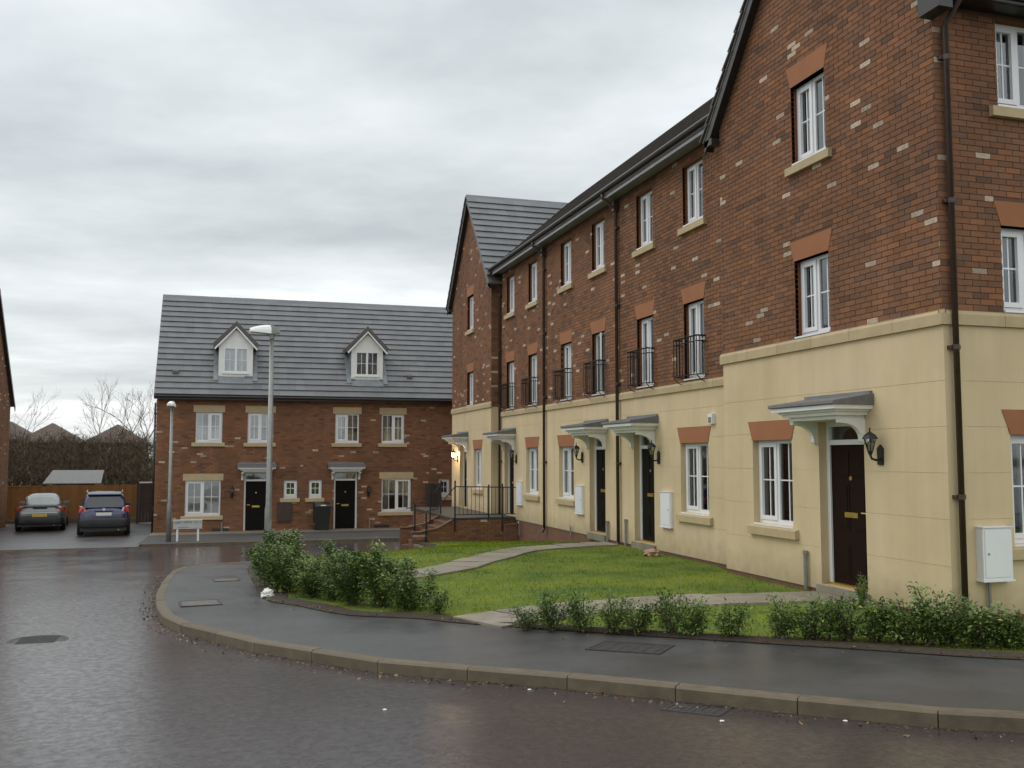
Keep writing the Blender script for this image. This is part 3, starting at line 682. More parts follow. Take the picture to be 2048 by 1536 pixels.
def meter_box(F, u0, u1, v0, v1, house, matn='white_upvc', d=.11, pipe=True):
    b = MB(); b.fbox(F, u0, u1, v0, v1, 0, d); m_ = b.build('meter_box', matn, house)
    q = MB(); q.fbox(F, u0 + .025, u1 - .025, v0 + .03, v1 - .03, d, d + .012); dr = q.build('meter_door', matn, m_)
    q = MB(); q.lathe(F.P(u0 + .07, (v0 + v1) / 2, d + .012), [(.012, -.008), (.012, .008)], 8, 'x' if abs(F.n.x) > .5 else 'y'); q.build('lock', 'galv', m_)
    q = MB(); q.fbox(F, u0 - .015, u1 + .015, v0 - .022, v0 - .001, 0, d + .02); q.fbox(F, u0 - .01, u1 + .01, v1 + .001, v1 + .012, 0, d + .02); q.build('trim', matn, m_)
    if pipe: q = MB(); q.tube([F.P((u0 + u1) / 2 - .08, v0, .05), F.P((u0 + u1) / 2 - .08, v0 - .55, .05)], .022, 6); q.build('duct', 'galv', m_)
def downpipe(F, u, zt, zb, house, off=.07, matn='brown_plastic', hopper=True, gut=None):
    p = MB(); pts = [F.P(u, zt, off), F.P(u, zb, off)]
    if gut: pts = [F.P(u, gut[1], gut[0]), F.P(u, gut[1] - .08, gut[0]), F.P(u, zt, off)] + pts[1:]
    p.tube(pts, .037, 8); d = p.build('downpipe', matn, house, smooth=True)
    z = zt - .4; 
    while z > zb + .3:
        c = MB(); c.fbox(F, u - .075, u + .075, z - .02, z + .02, .002, off - .01); c.lathe(F.P(u, z, off), [(.045, -.03), (.045, .03)], 8); c.build('pipe_clip', matn, d); z -= 1.75
    if hopper: c = MB(); c.fbox(F, u - .07, u + .07, zt - .02, zt + .2, off - .06, off + .07); c.build('hopper', matn, d)
    c = MB(); c.tube([F.P(u, zb + .02, off), F.P(u, zb - .08, off + .06)], .042, 8); c.build('shoe', matn, d)
def service_pipe(F, u, z0, z1, house, bend=False):
    p = MB()
    if bend: p.tube([F.P(u, z0, .05), F.P(u, z1, .05), F.P(u - .02, z1 + .05, .08), F.P(u - .1, z1 + .06, .1), F.P(u - .14, z1, .1)], .018, 6)
    else: p.tube([F.P(u, z0, .05), F.P(u, z1, .05)], .028, 8); p.tube([F.P(u, z1, .05), F.P(u, z1 + .05, .05)], .038, 8)
    p.build('service_pipe', 'galv', house)
def tile_slab(mb_or_none, tw, gauge, th=.026):
    b = MB(); lift = .07
    b.hexa([(-tw / 2, -.02, lift - th), (tw / 2, -.02, lift - th), (tw / 2, gauge + .03, -.004), (-tw / 2, gauge + .03, -.004), (-tw / 2, -.02, lift), (tw / 2, -.02, lift), (tw / 2, gauge + .03, th - .004), (-tw / 2, gauge + .03, th - .004)])
    return b
def roof_tiles(origin, a, s, ln, up, parent, matn, single, tw=.33, gauge=.32, clip=None):
    """tiles on the plane through origin: a along the eaves (ln long), s up the slope (up long)"""
    a = Vector(a).normalized(); s = Vector(s).normalized(); n = a.cross(s).normalized()
    if n.z < 0: n = -n
    nc = max(1, round(ln / tw)); tw = ln / nc; nr = max(1, round(up / gauge)); gauge = up / nr
    t = tile_slab(None, tw - .0015, gauge); me = None; rest = MB()
    for r in range(nr):
        for c in range(nc):
            cx = (c + .5) * tw; p = Vector(origin) + a * cx + s * (r * gauge)
            if clip and clip(p + s * gauge / 2): continue
            Mx = Matrix((a.to_4d(), s.to_4d(), n.to_4d(), (0, 0, 0, 1))).transposed(); Mx[0][3], Mx[1][3], Mx[2][3] = p.x, p.y, p.z; Mx[3][0] = Mx[3][1] = Mx[3][2] = 0; Mx[3][3] = 1
            Mx = Mx @ Matrix.Rotation(rnd.uniform(-.004, .004), 4, 'X')
            if single:
                if me is None: me = t.mesh('roof_tile', matn)
                o = link('roof_tile', me, parent); o.matrix_basis = Mx
            else:
                i = len(rest.v); rest.v += [tuple(Mx @ Vector(q)) for q in t.v]; rest.f += [tuple(i + k for k in f) for f in t.f]; rest.m += t.m
    if rest.f: o = rest.build('roof_tiles', matn, parent); o['kind'] = 'stuff'

# ------------------------------------------------------------------ the terrace (five houses)
XG, XM, XB = 8.10, 8.40, 15.4
FG = Fr((XG, 0, 0), (0, 1, 0), (-1, 0, 0)); FM = Fr((XM, 0, 0), (0, 1, 0), (-1, 0, 0))
JO = [.32, .865, 1.405, 1.95, 2.49]
EZ = 7.39                                  # soffit level
ridge_x, ridge_z = 11.9, 10.74
TL = (.30, .11)
def shell(house, y0, y1, x0, z1, gable=False, side0=False, side1=False):
    b = MB(); b.box(XB - .2, XB, y0 + .02, y1 - .02, -.6, z1); b.box(x0 + .3, XB - .2, y0 + .02, y0 + .22, -.6, z1 if not side0 else -.3); b.box(x0 + .3, XB - .2, y1 - .22, y1 - .02, -.6, z1); b.build('rear_wall', 'brick_face', house)
    f = MB()
    for z in (-.25, 2.6, 5.4): f.box(x0 + .32, XB - .21, y0 + .23, y1 - .23, z, z + .2)
    f.build('floor_slab', 'interior', house)
def gable_house(name, label, y0, y1, seed, single, side):
    yc = (y0 + y1) / 2; h = thing(name, label, 'house', (XG, yc, -.3), 'terraced houses in the row')
    up, mid = (yc - .42, yc + .42, 5.97, 7.14), (yc - .42, yc + .42, 3.36, 4.49)
    if side: gw, dr = (12.37, 13.46, .56, 1.85), (10.70, 11.70, -.18, 2.08)
    else: gw, dr = (30.08, 31.12, .56, 1.85), (32.06, 33.06, -.18, 2.08)
    hl = [up, mid]; sl = 1.19; e = 7.32
    lim = lambda v: (y0, y1) if v < e else (y0 + (v - e) / sl, y1 - (v - e) / sl)
    mb, w = wall_core(FG, y0, y1, 3.16, e, hl, 'brick_wall', ['mortar', 'reveal'], h)
    g = MB(); ap = e + (y1 - y0) / 2 * sl; r0 = [FG.P(y0, e, -.3), FG.P(y1, e, -.3), FG.P(yc, ap, -.3)]; g.prism(r0, [p + FG.n * .3 for p in r0]); g.build('gable', 'mortar', w)
    lb = [(up[0], up[1], up[3], up[3] + .32, .1), (mid[0], mid[1], mid[3], mid[3] + .3, .1)]
    brickwork(FG, y0, y1, 3.33, ap - .1, hl + lb + [(up[0] - .14, up[1] + .1, up[2] - .18, up[2])], w, seed, single, lim, over0=0, over1=.004)
    mb, rw = wall_core(FG, y0, y1, -.26, 3.16, [gw, dr], 'rendered_wall', ['render'], h)
    render_bands(FG, y0, y1, -.26, 3.15, JO, [gw, dr, (gw[0] - .03, gw[1] + .03, gw[3], gw[3] + .3)], rw, .010, .0)
    stones(FG, y0 - .04, y1 + (.04 if not side else .04), 3.15, 3.33, .045, .9, h)
    pl = MB(); pl.fbox(FG, y0 + .02, y1 - .02, -1.2, -.262, -.3, -.012); pl.build('plinth', 'brick_face', h)
    window(FG, up, h, lint=(.32, .1), cur='white_full', seed=seed); window(FG, mid, h, sill='flat', lint=(.3, .1), cur='white_full', seed=seed + 3)
    window(FG, gw, h, lint=(.30, .12), cur='brown_full' if side else 'full', seed=seed + 5)
    door(FG, dr, h, 'door_brown' if side else 'door_black'); canopy(FG, (dr[0] + dr[1]) / 2 + .03, 2.09, h)
    shell(h, y0, y1, XG, e, side0=side)
    # roof: ridge runs back from the street
    ro = MB(); ov = .17; ey = .28; ez = e - ey * sl + .10; rz = ap + .12
    for s, ye in ((-1, y0 - ey), (1, y1 + ey)):
        q = [Vector((XG - ov, ye, ez)), Vector((XB + .2, ye, ez)), Vector((XB + .2, yc, rz)), Vector((XG - ov, yc, rz))]
        ro.prism([p - Vector((0, 0, .05)) for p in q], [p + Vector((0, 0, .0)) for p in q])
    roof = ro.build('roof', 'dark_tile', h)
    up_l = math.hypot(y1 + ey - yc, rz - ez)
    near_clip = None
    if side:
        roof_tiles((XG - ov - .03, y1 + ey + .03, ez - .02), (1, 0, 0), (0, yc - y1 - ey, rz - ez), 3.6, up_l, roof, 'dark_tile', False)
        roof_tiles((XG - ov - .03, y0 - ey - .03, ez - .02), (1, 0, 0), (0, yc - y0 + ey, rz - ez), 7.2, up_l, roof, 'dark_tile', False)
    else:
        zr = lambda x: 7.47 + (x - 8.05) * (ridge_z - 7.47) / (ridge_x - 8.05)
        roof_tiles((XG - ov - .03, y0 - ey - .03, ez - .02), (1, 0, 0), (0, yc - y0 + ey, rz - ez), 4.0, up_l, roof, 'slate_tile', True, clip=lambda p: p.z < zr(p.x) - .25)
        roof_tiles((XG - ov - .03, y1 + ey + .03, ez - .02), (1, 0, 0), (0, yc - y1 - ey, rz - ez), 4.0, up_l, roof, 'dark_tile', False)
    x = XG - ov
    while x < XG + 4.2:
        c = MB(); c.prism([(x, yc - .14, rz - .10), (x, yc, rz + .07), (x, yc + .14, rz - .10)], [(x + .43, yc - .14, rz - .10), (x + .43, yc, rz + .07), (x + .43, yc + .14, rz - .10)]); c.build('ridge_tile', 'slate_tile' if not side else 'dark_tile', roof); x += .44
    for s, ye in ((-1, y0 - ey + .03), (1, y1 + ey - .03)):
        b = MB(); A0 = Vector((XG - ov + .01, ye, ez - .03)); A1 = Vector((XG - ov + .01, yc, rz - .03)); dn = Vector((0, 0, -.20))
        q = [A0, A1, A1 + dn, A0 + dn]; b.prism(q, [p + Vector((.03, 0, 0)) for p in q]); b.build('bargeboard', 'black_plastic', roof)
        b = MB(); q = [A0 + Vector((.03, 0, -.16)), A1 + Vector((.03, 0, -.16)), A1 + Vector((ov, 0, -.16)), A0 + Vector((ov, 0, -.16))]; b.prism(q, [p + Vector((0, 0, .015)) for p in q]); b.build('verge_soffit', 'black_plastic', roof)
        q = MB(); yb = y0 if s < 0 else y1
        q.box(XG - ov + .01, XG + .02, min(ye, yb), max(ye, yb), ez - .13, ez - .02); q.build('eaves_box', 'black_plastic', roof)
    return h, roof
hA, roofA = gable_house('terraced_house', 'nearest gabled terraced house, brick over cream render, with dark brown door', 9.2, 14.35, 11, 300, True)
# its side wall towards the camera
FS = Fr((0, 9.2, 0), (1, 0, 0), (0, -1, 0))
sw = [(9.03, 9.86, 5.92, 7.0), (9.0, 9.83, 3.36, 4.40), (9.02, 10.06, .56, 1.86)]
mb, ws = wall_core(FS, XG + .3, XB, 3.16, 7.1, sw[:2], 'side_brick_wall', ['mortar', 'reveal'], hA)
c = MB(); c.fbox(FS, XG - .002, XG + .3, 3.16, 7.1, .0015, .004); c.build('corner_return', 'mortar', hA)
brickwork(FS, XG, XB, 3.33, 7.06, sw[:2] + [(9.0, 9.83, 4.40, 4.72, .1), (8.9, 9.93, 5.74, 5.92)], ws, 12, 0, over0=.006)
mb, rs = wall_core(FS, XG + .3, XB, -.26, 3.16, [sw[2]], 'side_rendered_wall', ['render'], hA)
c = MB(); c.fbox(FS, XG - .002, XG + .3, -.26, 3.16, .0015, .004); c.build('corner_return', 'render', hA)
render_bands(FS, XG, XB, -.26, 3.15, JO, [sw[2], (8.99, 10.09, 1.86, 2.16)], rs, .0, 0)
stones(FS, XG - .042, XB, 3.152, 3.328, .043, .9, hA, 'side_string_course')
c = MB(); c.fbox(FS, XG + .01, XB, -1.0, -.262, -.3, -.012); c.build('side_plinth', 'brick_face', hA)
window(FS, sw[0], hA, cur='white_full', seed=41, opener=0); window(FS, sw[1], hA, sill='flat', lint=(.3, .1), cur='full', seed=42, opener=0); window(FS, sw[2], hA, lint=(.30, .12), cur='brown_full', seed=43, opener=0)
c = MB(); c.box(XG - .02, XB + .2, 9.2 - .30, 9.2, 7.06, 7.09); c.build('side_soffit', 'black_plastic', hA)
c = MB(); c.box(XG - .1, XB + .2, 9.2 - .33, 9.2 - .30, 7.04, 7.22); c.build('side_fascia', 'black_plastic', hA)
c = MB(); c.box(XG - .20, XG + .0, 8.86, 9.21, 6.86, 7.25); c.build('eaves_corner', 'black_plastic', hA)
c = MB(); c.tube([(XG - .14, 8.81, 7.17), (XB + .2, 8.81, 7.17)], .06, 8); c.build('side_gutter', 'black_plastic', hA)
downpipe(FS, 8.22, 6.78, -.35, hA, gut=(.38, 7.12), hopper=False)
meter_box(FS, 8.46, 8.88, .17, .77, hA)
lantern(FG, 10.36, 1.82, hA)
service_pipe(FG, 12.02, -.3, .2, hA)

def mid_house(label, y0, y1, ups, gw, dr, seed, single, open_i=None, roof_to=None, curs=('white_full', 'sides')):
    h = thing('terraced_house', label, 'house', (XM, (y0 + y1) / 2, -.3), 'terraced houses in the row')
    uh = [(c - .4, c + .4, 6.02, 7.16) for c in ups]; jh = [(c - .38, c + .42, 3.06, 4.50) for c in ups]
    mb, w = wall_core(FM, y0, y1, 2.85, EZ, uh + jh, 'brick_wall', ['mortar', 'reveal'], h)
    holes = uh + jh + [(j[0], j[1], j[3], j[3] + .3, .1) for j in jh] + [(u[0] - .14, u[1] + .1, u[2] - .18, u[2]) for u in uh]
    brickwork(FM, y0, y1, 3.0, EZ, holes, w, seed, single)
    mb, rw = wall_core(FM, y0, y1, -.27, 2.85, [gw, dr], 'rendered_wall', ['render'], h)
    render_bands(FM, y0, y1, -.27, 2.84, JO, [gw, dr, (gw[0] - .03, gw[1] + .03, gw[3], gw[3] + .3)], rw)
    stones(FM, y0, y1, 2.84, 3.0, .045, .9, h)
    pl = MB(); pl.fbox(FM, y0, y1, -1.4, -.272, -.3, -.012); pl.build('plinth', 'brick_face', h)
    for k, u in enumerate(uh): window(FM, u, h, cur=('white_full', 'full', 'white_sides')[(seed + k) % 3], seed=seed + k)
    for k, j in enumerate(jh):
        window(FM, j, h, sill='flat', lint=(.3, .1), cur=('white_sides', 'sides', 'left')[(seed + 2 * k) % 3], seed=seed + 7 + k, hbar=.5, open_sash=(open_i == k), opener=0 if open_i == k else 1); juliet(FM, j, h)
    window(FM, gw, h, lint=(.30, .12), cur='brown_full' if seed == 21 else 'full', seed=seed + 11)
    door(FM, dr, h, 'door_black'); canopy(FM, (dr[0] + dr[1]) / 2 + .03, 2.09, h)
    shell(h, y0, y1, XM, EZ)
    r0, r1 = roof_to or (y0, y1)
    ro = MB(); q = [Vector((8.05, r0, 7.47)), Vector((8.05, r1, 7.47)), Vector((ridge_x, r1, ridge_z)), Vector((ridge_x, r0, ridge_z))]
    q2 = [Vector((XB + .2, r0, 7.75)), Vector((XB + .2, r1, 7.75)), Vector((ridge_x, r1, ridge_z)), Vector((ridge_x, r0, ridge_z))]
    q[0].y, q[1].y = y0, y1; q[2].y, q[3].y = y1, y0; ext = []
    for a_, b_ in ((r0, y0), (y1, r1)):
        if b_ - a_ > .1: zx = 7.47 + .75 * (ridge_z - 7.47) / (ridge_x - 8.05); ext.append([Vector((8.8, a_, zx)), Vector((8.8, b_, zx)), Vector((ridge_x, b_, ridge_z)), Vector((ridge_x, a_, ridge_z))])
    for w_ in [q, q2] + ext: ro.prism([p - Vector((0, 0, .06)) for p in w_], w_)
    roof = ro.build('roof', 'dark_tile', h)
    roof_tiles((8.02, r0, 7.46), (0, 1, 0), (ridge_x - 8.05, 0, ridge_z - 7.47), r1 - r0, math.hypot(ridge_x - 8.05, ridge_z - 7.47), roof, 'dark_tile', False, clip=(lambda p: (not y0 < p.y < y1 and p.x < 8.8) or (p.y < 14.3 and p.z < 7.3 + 1.19 * (14.63 - p.y) - .3) or (p.y > 29 and p.z < 7.1 + 1.19 * (p.y - 28.67) - .3)) if roof_to else None)
    n = round((r1 - r0) / .45)
    for k in range(n):
        a, b = r0 + (r1 - r0) * k / n, r0 + (r1 - r0) * (k + 1) / n - .01; c = MB(); X, Z = ridge_x, ridge_z
        c.prism([(X - .14, a, Z - .09), (X, a, Z + .09), (X + .14, a, Z - .09)], [(X - .14, b, Z - .09), (X, b, Z + .09), (X + .14, b, Z - .09)]); c.build('ridge_tile', 'dark_tile', roof)
    c = MB(); c.box(8.10, XM, y0, y1, EZ, EZ + .02); c.build('soffit', 'grey_fascia', h)
    c = MB(); c.box(8.07, 8.10, y0, y1, EZ - .05, EZ + .14); c.build('fascia', 'grey_fascia', h)
    c = MB(); c.tube([(8.015, y0, EZ + .13), (8.015, y1, EZ + .13)], .052, 8); g = c.build('gutter', 'black_plastic', h)
    return h
hB = mid_house('terraced house beside the near gable, two juliet balconies, dark door and white meter box', 14.35, 19.45, (15.93, 18.08), (15.47, 16.56, .55, 1.85), (17.74, 18.72, -.18, 2.08), 21, 300, roof_to=(11.8, 19.45))
hC = mid_house('middle terraced house of the row with one open casement behind a juliet balcony', 19.45, 24.47, (20.66, 22.86), (22.38, 23.46, .55, 1.85), (20.32, 21.30, -.18, 2.08), 32, 0, open_i=0)
hD = mid_house('terraced house with raised brick landing at its door, next to far gable', 24.47, 28.95, (25.62, 27.82), (25.17, 26.25, .55, 1.85), (27.48, 28.46, -.18, 2.08), 43, 0, roof_to=(24.47, 31.6))
hE, roofE = gable_house('terraced_house', 'far gabled terraced house at the row end with lit porch lantern', 28.95, 34.28, 51, 0, False)
FR_ = Fr((0, 28.946, 0), (1, 0, 0), (0, -1, 0))
c = MB(); c.fbox(FR_, XG, XM + .1, 3.3, 7.3, -.002, 0); rr = c.build('return_wall', 'mortar', hE); brickwork(FR_, XG, XM + .1, 3.33, 7.25, [], rr, 77)
c = MB(); c.fbox(FR_, XG - .006, XM + .1, -.26, 3.15, -.002, .006); c.build('return_render', 'render', hE)
downpipe(FM, 19.45, 7.1, -.3, hB, gut=(.39, EZ + .05)); downpipe(FM, 24.47, 7.1, -.35, hC, gut=(.39, EZ + .05)); downpipe(FM, 28.8, 7.1, -.3, hD, gut=(.39, EZ + .05))
meter_box(FM, 16.92, 17.36, .23, .9, hB, d=.06, pipe=False); meter_box(FM, 21.66, 22.14, .22, .88, hC, d=.06, pipe=False); meter_box(FM, 26.58, 27.05, .2, .86, hD, d=.06, pipe=False)
lantern(FM, 17.5, 1.78, hB); lantern(FM, 21.75, 1.78, hC); lantern(FM, 27.2, 1.72, hD); lantern(FG, 33.35, 1.72, hE, lit=True)
service_pipe(FM, 19.1, -.35, .2, hB); service_pipe(FM, 20.12, -.35, .1, hC); service_pipe(FM, 22.5, -.4, -.16, hC, True); service_pipe(FM, 26.8, -.7, -.35, hD, True)
c = MB(); c.fbox(FM, 15.2, 15.36, 2.18, 2.36, 0, .07); v_ = c.build('wall_vent', 'white_upvc', hB); c = MB(); c.fbox(FM, 15.23, 15.33, 2.2, 2.3, .07, .078); c.build('vent_louvre', 'galv', v_)

# ------------------------------------------------------------------ brick landing with steps and railings
PY = 27.3
FP = Fr((0, PY, 0), (1, 0, 0), (0, -1, 0)); FP2 = Fr((0, PY + 1.9, 0), (1, 0, 0), (0, -1, 0))
st = thing('entrance_steps', 'brown brick landing and steps with black railings at the far doors', 'steps', (6.8, 28, -1.0))
lp = MB(); lp.box(6.5, 8.38, PY + .02, 33.4, -1.3, -.24); plat = lp.build('landing', 'mortar', st)
brickwork(FP, 6.5, 8.05, -1.3, -.26, [], plat, 91, 0, cream=.022)
pp = MB(); pp.fbox(FP, 8.0, 8.4, -1.3, -.42, -.02, .24); pier = pp.build('end_pier', 'brick_face', st)
cp = MB(); cp.prism([FP.P(7.98, -.418, .26), FP.P(8.4, -.418, .26), FP.P(8.4, -.36, .26), FP.P(7.98, -.41, .26)], [FP.P(7.98, -.418, 0), FP.P(8.4, -.418, 0), FP.P(8.4, -.36, 0), FP.P(7.98, -.41, 0)]); cp.build('pier_cap', 'reveal', pier)
FL = Fr((6.5, 0, 0), (0, 1, 0), (-1, 0, 0)); brickwork(FL, 29.2, 33.4, -1.3, -.26, [], plat, 92)
tp = MB(); tp.box(6.46, 8.38, PY - .03, 33.42, -.24, -.19); tp.build('landing_slab', 'pavement_dull', plat)
nst = 6; rise = (.19 + 1.1 - .3) / nst
for k in range(nst):
    t = MB(); x1 = 6.5 - k * .2; top = -.19 - (k + 1) * .145; t.box(x1 - .2, x1 - .003, PY + .22, PY + 1.68, -1.35, top - .04); sp = t.build('step', 'brick_face', st); t = MB(); t.box(x1 - .225, x1 - .003, PY + .22, PY + 1.68, top - .038, top); t.build('tread', 'mortar', sp)
for Fw, s0 in ((FP, 93), (FP2, 94)):
    b = MB(); prof = [(5.3, -1.45), (6.5, -1.45), (6.5, -.25), (6.05, -.5), (5.5, -.6), (5.3, -.6)]
    b.prism([Fw.P(u, v, -.2) for u, v in prof], [Fw.P(u, v, 0) for u, v in prof]); wl = b.build('side_wall', 'mortar', st)
    brickwork(Fw, 5.3, 6.5, -1.4, -.25, [], wl, s0, 0, lim=lambda v: (5.3, 6.5) if v < -.63 else (6.0 + (v + .53) / .25 * .5 if v > -.53 else 5.75, 6.5))
    c = MB(); cpf = [(5.27, -.6), (5.5, -.6), (6.05, -.5), (6.5, -.25), (6.5, -.22), (6.03, -.47), (5.5, -.572), (5.27, -.572)]
    c.prism([Fw.P(u, v, -.23) for u, v in cpf], [Fw.P(u, v, .03) for u, v in cpf]); c.build('coping', 'mortar', wl)
def post(F, u, z0, z1, parent, r=.022):
    b = MB(); b.tube([F.P(u, z0, .06), F.P(u, z1, .06)], r, 6); b.lathe(F.P(u, z1 + .02, .06), [(.01, -.03), (.032, 0), (.02, .03)], 8); b.fbox(F, u - .02, u + .02, z0 + .05, z0 + .1, 0, .06); b.build('railing_post', 'black_metal', parent)
ra = MB(); ra.tube([FP.P(6.53, .72, .06), FP.P(8.38, .68, .06)], .016, 6); ra.tube([FP.P(6.53, -.1, .06), FP.P(8.38, -.1, .06)], .012, 6); ra.tube([FP.P(5.45, -.05, .06), FP.P(6.0, .1, .06), FP.P(6.53, .72, .06)], .016, 6); rail = ra.build('railing', 'black_metal', st)
for u, z0, z1 in ((6.53, -.58, .84), (7.97, -.58, .74), (7.55, -.19, .72), (5.68, -.95, -.08)): post(FP, u, z0, z1, rail)
for k in range(1, 15):
    u = 6.53 + k * .123; b = MB(); b.tube([FP.P(u, -.1, .06), FP.P(u, .71, .06)], .008, 4); b.build('baluster', 'black_metal', rail)
ra = MB(); ra.tube([FP2.P(5.45, .0, .06), FP2.P(6.0, .12, .06), FP2.P(6.53, .72, .06), FP2.P(6.55, .72, -1.5)], .014, 6); rail2 = ra.build('railing', 'black_metal', st)
for u, z0, z1 in ((5.72, -.9, .1), (6.2, -.7, .5), (6.53, -.5, .8)): post(FP2, u, z0, z1, rail2)
for k in range(10): b = MB(); b.tube([(6.52, 29.35 + k * .13, -.2), (6.52, 29.35 + k * .13, .72)], .008, 4); b.build('baluster', 'black_metal', rail2)

# ------------------------------------------------------------------ brick houses across the end of the road
YH = 37.9; FH = Fr((0, YH, 0), (1, 0, 0), (0, -1, 0)); HR_Y, HR_Z = 41.3, 8.17; HE_Y, HE_Z = 37.58, 3.93; HB = 44.75
slp = (HR_Z - HE_Z) / (HR_Y - HE_Y)
ST = (.26, 0, 'stone', .09)
def brick_house(label, x0, x1, ups, gw, dr, smalls, dorm, meters, lant, seed, vis=True, vents=()):
    h = thing('brick_house', label, 'house', ((x0 + x1) / 2, YH, -1.35), 'brick houses across the road end')
    uh = [(a, b, 2.15, 3.27) for a, b in ups]; sh = [(a, b, .02, .68) for a, b in smalls]; holes = uh + sh + ([gw] if gw else []) + ([dr] if dr else [])
    mb, w = wall_core(FH, x0, x1, -1.5, 3.95, holes, 'brick_wall', ['mortar', 'reveal'], h)
    hb = holes + [(a - .09, b + .09, d, d + .26) for a, b, c_, d in uh + ([gw] if gw else [])] + [(a - .14, b + .1, c_ - .18, c_) for a, b, c_, d in uh + sh + ([gw] if gw else [])]
    brickwork(FH, x0, x1, -1.5, 3.93, hb, w, seed, 0, cream=.022, over0=.006 if x0 < -2 else 0)
    for k, u in enumerate(uh): window(FH, u, h, rec=.06, lint=ST, cur=('full', 'sides', 'blind', 'left')[(k + seed) % 4], seed=seed + k, opener=(k + seed) % 2)
    for k, u in enumerate(sh): window(FH, u, h, rec=.06, lights=1, cur=None, seed=seed + 4 + k)
    if gw: window(FH, gw, h, rec=.06, lint=ST, cur='full' if x0 < 0 else 'sides', seed=seed + 9, opener=0 if x0 < 0 else 1)
    if dr: door(FH, dr, h, 'door_black', rec=.09, fan=.3); canopy(FH, (dr[0] + dr[1]) / 2 + .0, 1.0, h, wd=1.42, dp=.55, br=.52)
    for m_ in meters: meter_box(FH, m_[0], m_[1], -.88, -.17, h, 'brown_plastic', d=.08, pipe=False)
    if lant: lantern(FH, lant, .35, h)
    b = MB(); b.box(x0, x1, HB - .25, HB, -1.5, 3.95); b.box(x0, x0 + .25, YH + .3, HB - .25, -1.5, 3.95); b.box(x1 - .25, x1 - .002, YH + .3, HB - .25, -1.5, 3.95)
    for xx in ((x0, x0 + .25), (x1 - .25, x1 - .002)):
        r0 = [(xx[0], YH + .01, 3.95), (xx[0], HB, 3.95), (xx[0], HR_Y, HR_Z - .15)]; b.prism(r0, [(xx[1], y, z) for _, y, z in r0])
    b.build('rear_wall', 'brick_face', h)
    b = MB(); b.box(x0 + .3, x1 - .3, YH + .32, HB - .3, 1.3, 1.5); b.box(x0 + .3, x1 - .3, YH + .32, HB - .3, -1.3, -1.25); b.build('floor_slab', 'interior', h)
    r0, r1 = x0 - (.09 if x0 < -2 else 0), x1; ro = MB()
    for ye, ze in ((HE_Y, HE_Z), (2 * HR_Y - HE_Y, HE_Z)):
        q = [Vector((r0, ye, ze)), Vector((r1, ye, ze)), Vector((r1, HR_Y, HR_Z)), Vector((r0, HR_Y, HR_Z))]; ro.prism([p - Vector((0, 0, .05)) for p in q], q)
    roof = ro.build('roof', 'slate_tile', h)
    def clip(p): return any(abs(p.x - d) < .48 and 38.0 < p.y < 39.2 for d in dorm)
    roof_tiles((r0, HE_Y - .03, HE_Z - .03), (1, 0, 0), (0, HR_Y - HE_Y, HR_Z - HE_Z), r1 - r0, math.hypot(HR_Y - HE_Y, HR_Z - HE_Z) + .03, roof, 'slate_tile', vis, clip=clip)
    n = round((r1 - r0) / .45)
    for k in range(n):
        a, b_ = r0 + (r1 - r0) * k / n, r0 + (r1 - r0) * (k + 1) / n - .008; c = MB(); c.prism([(a, HR_Y - .15, HR_Z - .1), (a, HR_Y, HR_Z + .075), (a, HR_Y + .15, HR_Z - .1)], [(b_, HR_Y - .15, HR_Z - .1), (b_, HR_Y, HR_Z + .075), (b_, HR_Y + .15, HR_Z - .1)]); c.build('ridge_tile', 'slate_tile', roof)
    c = MB(); c.box(r0, r1, HE_Y + .02, HE_Y + .05, HE_Z - .2, HE_Z - .03); c.build('fascia', 'black_plastic', h)
    c = MB(); c.box(r0, r1, HE_Y + .05, YH + .0, HE_Z - .05, HE_Z - .03); c.build('soffit', 'black_plastic', h)
    c = MB(); c.tube([(r0, HE_Y - .045, HE_Z - .09), (r1, HE_Y - .045, HE_Z - .09)], .055, 8); c.build('gutter', 'black_plastic', h)
    for (vx, vz) in vents:
        y = HE_Y + (vz - HE_Z) / slp; c = MB(); c.prism([(vx - .11, y - .12, vz - .02), (vx + .11, y - .12, vz - .02), (vx + .11, y - .12, vz + .09), (vx - .11, y - .12, vz + .09)], [(vx - .11, y + .2, vz + .02), (vx + .11, y + .2, vz + .02), (vx + .11, y + .2, vz + .22), (vx - .11, y + .2, vz + .22)]); c.build('roof_vent', 'dark_tile', roof)
    for dc in dorm: dormer(dc, h)
    return h
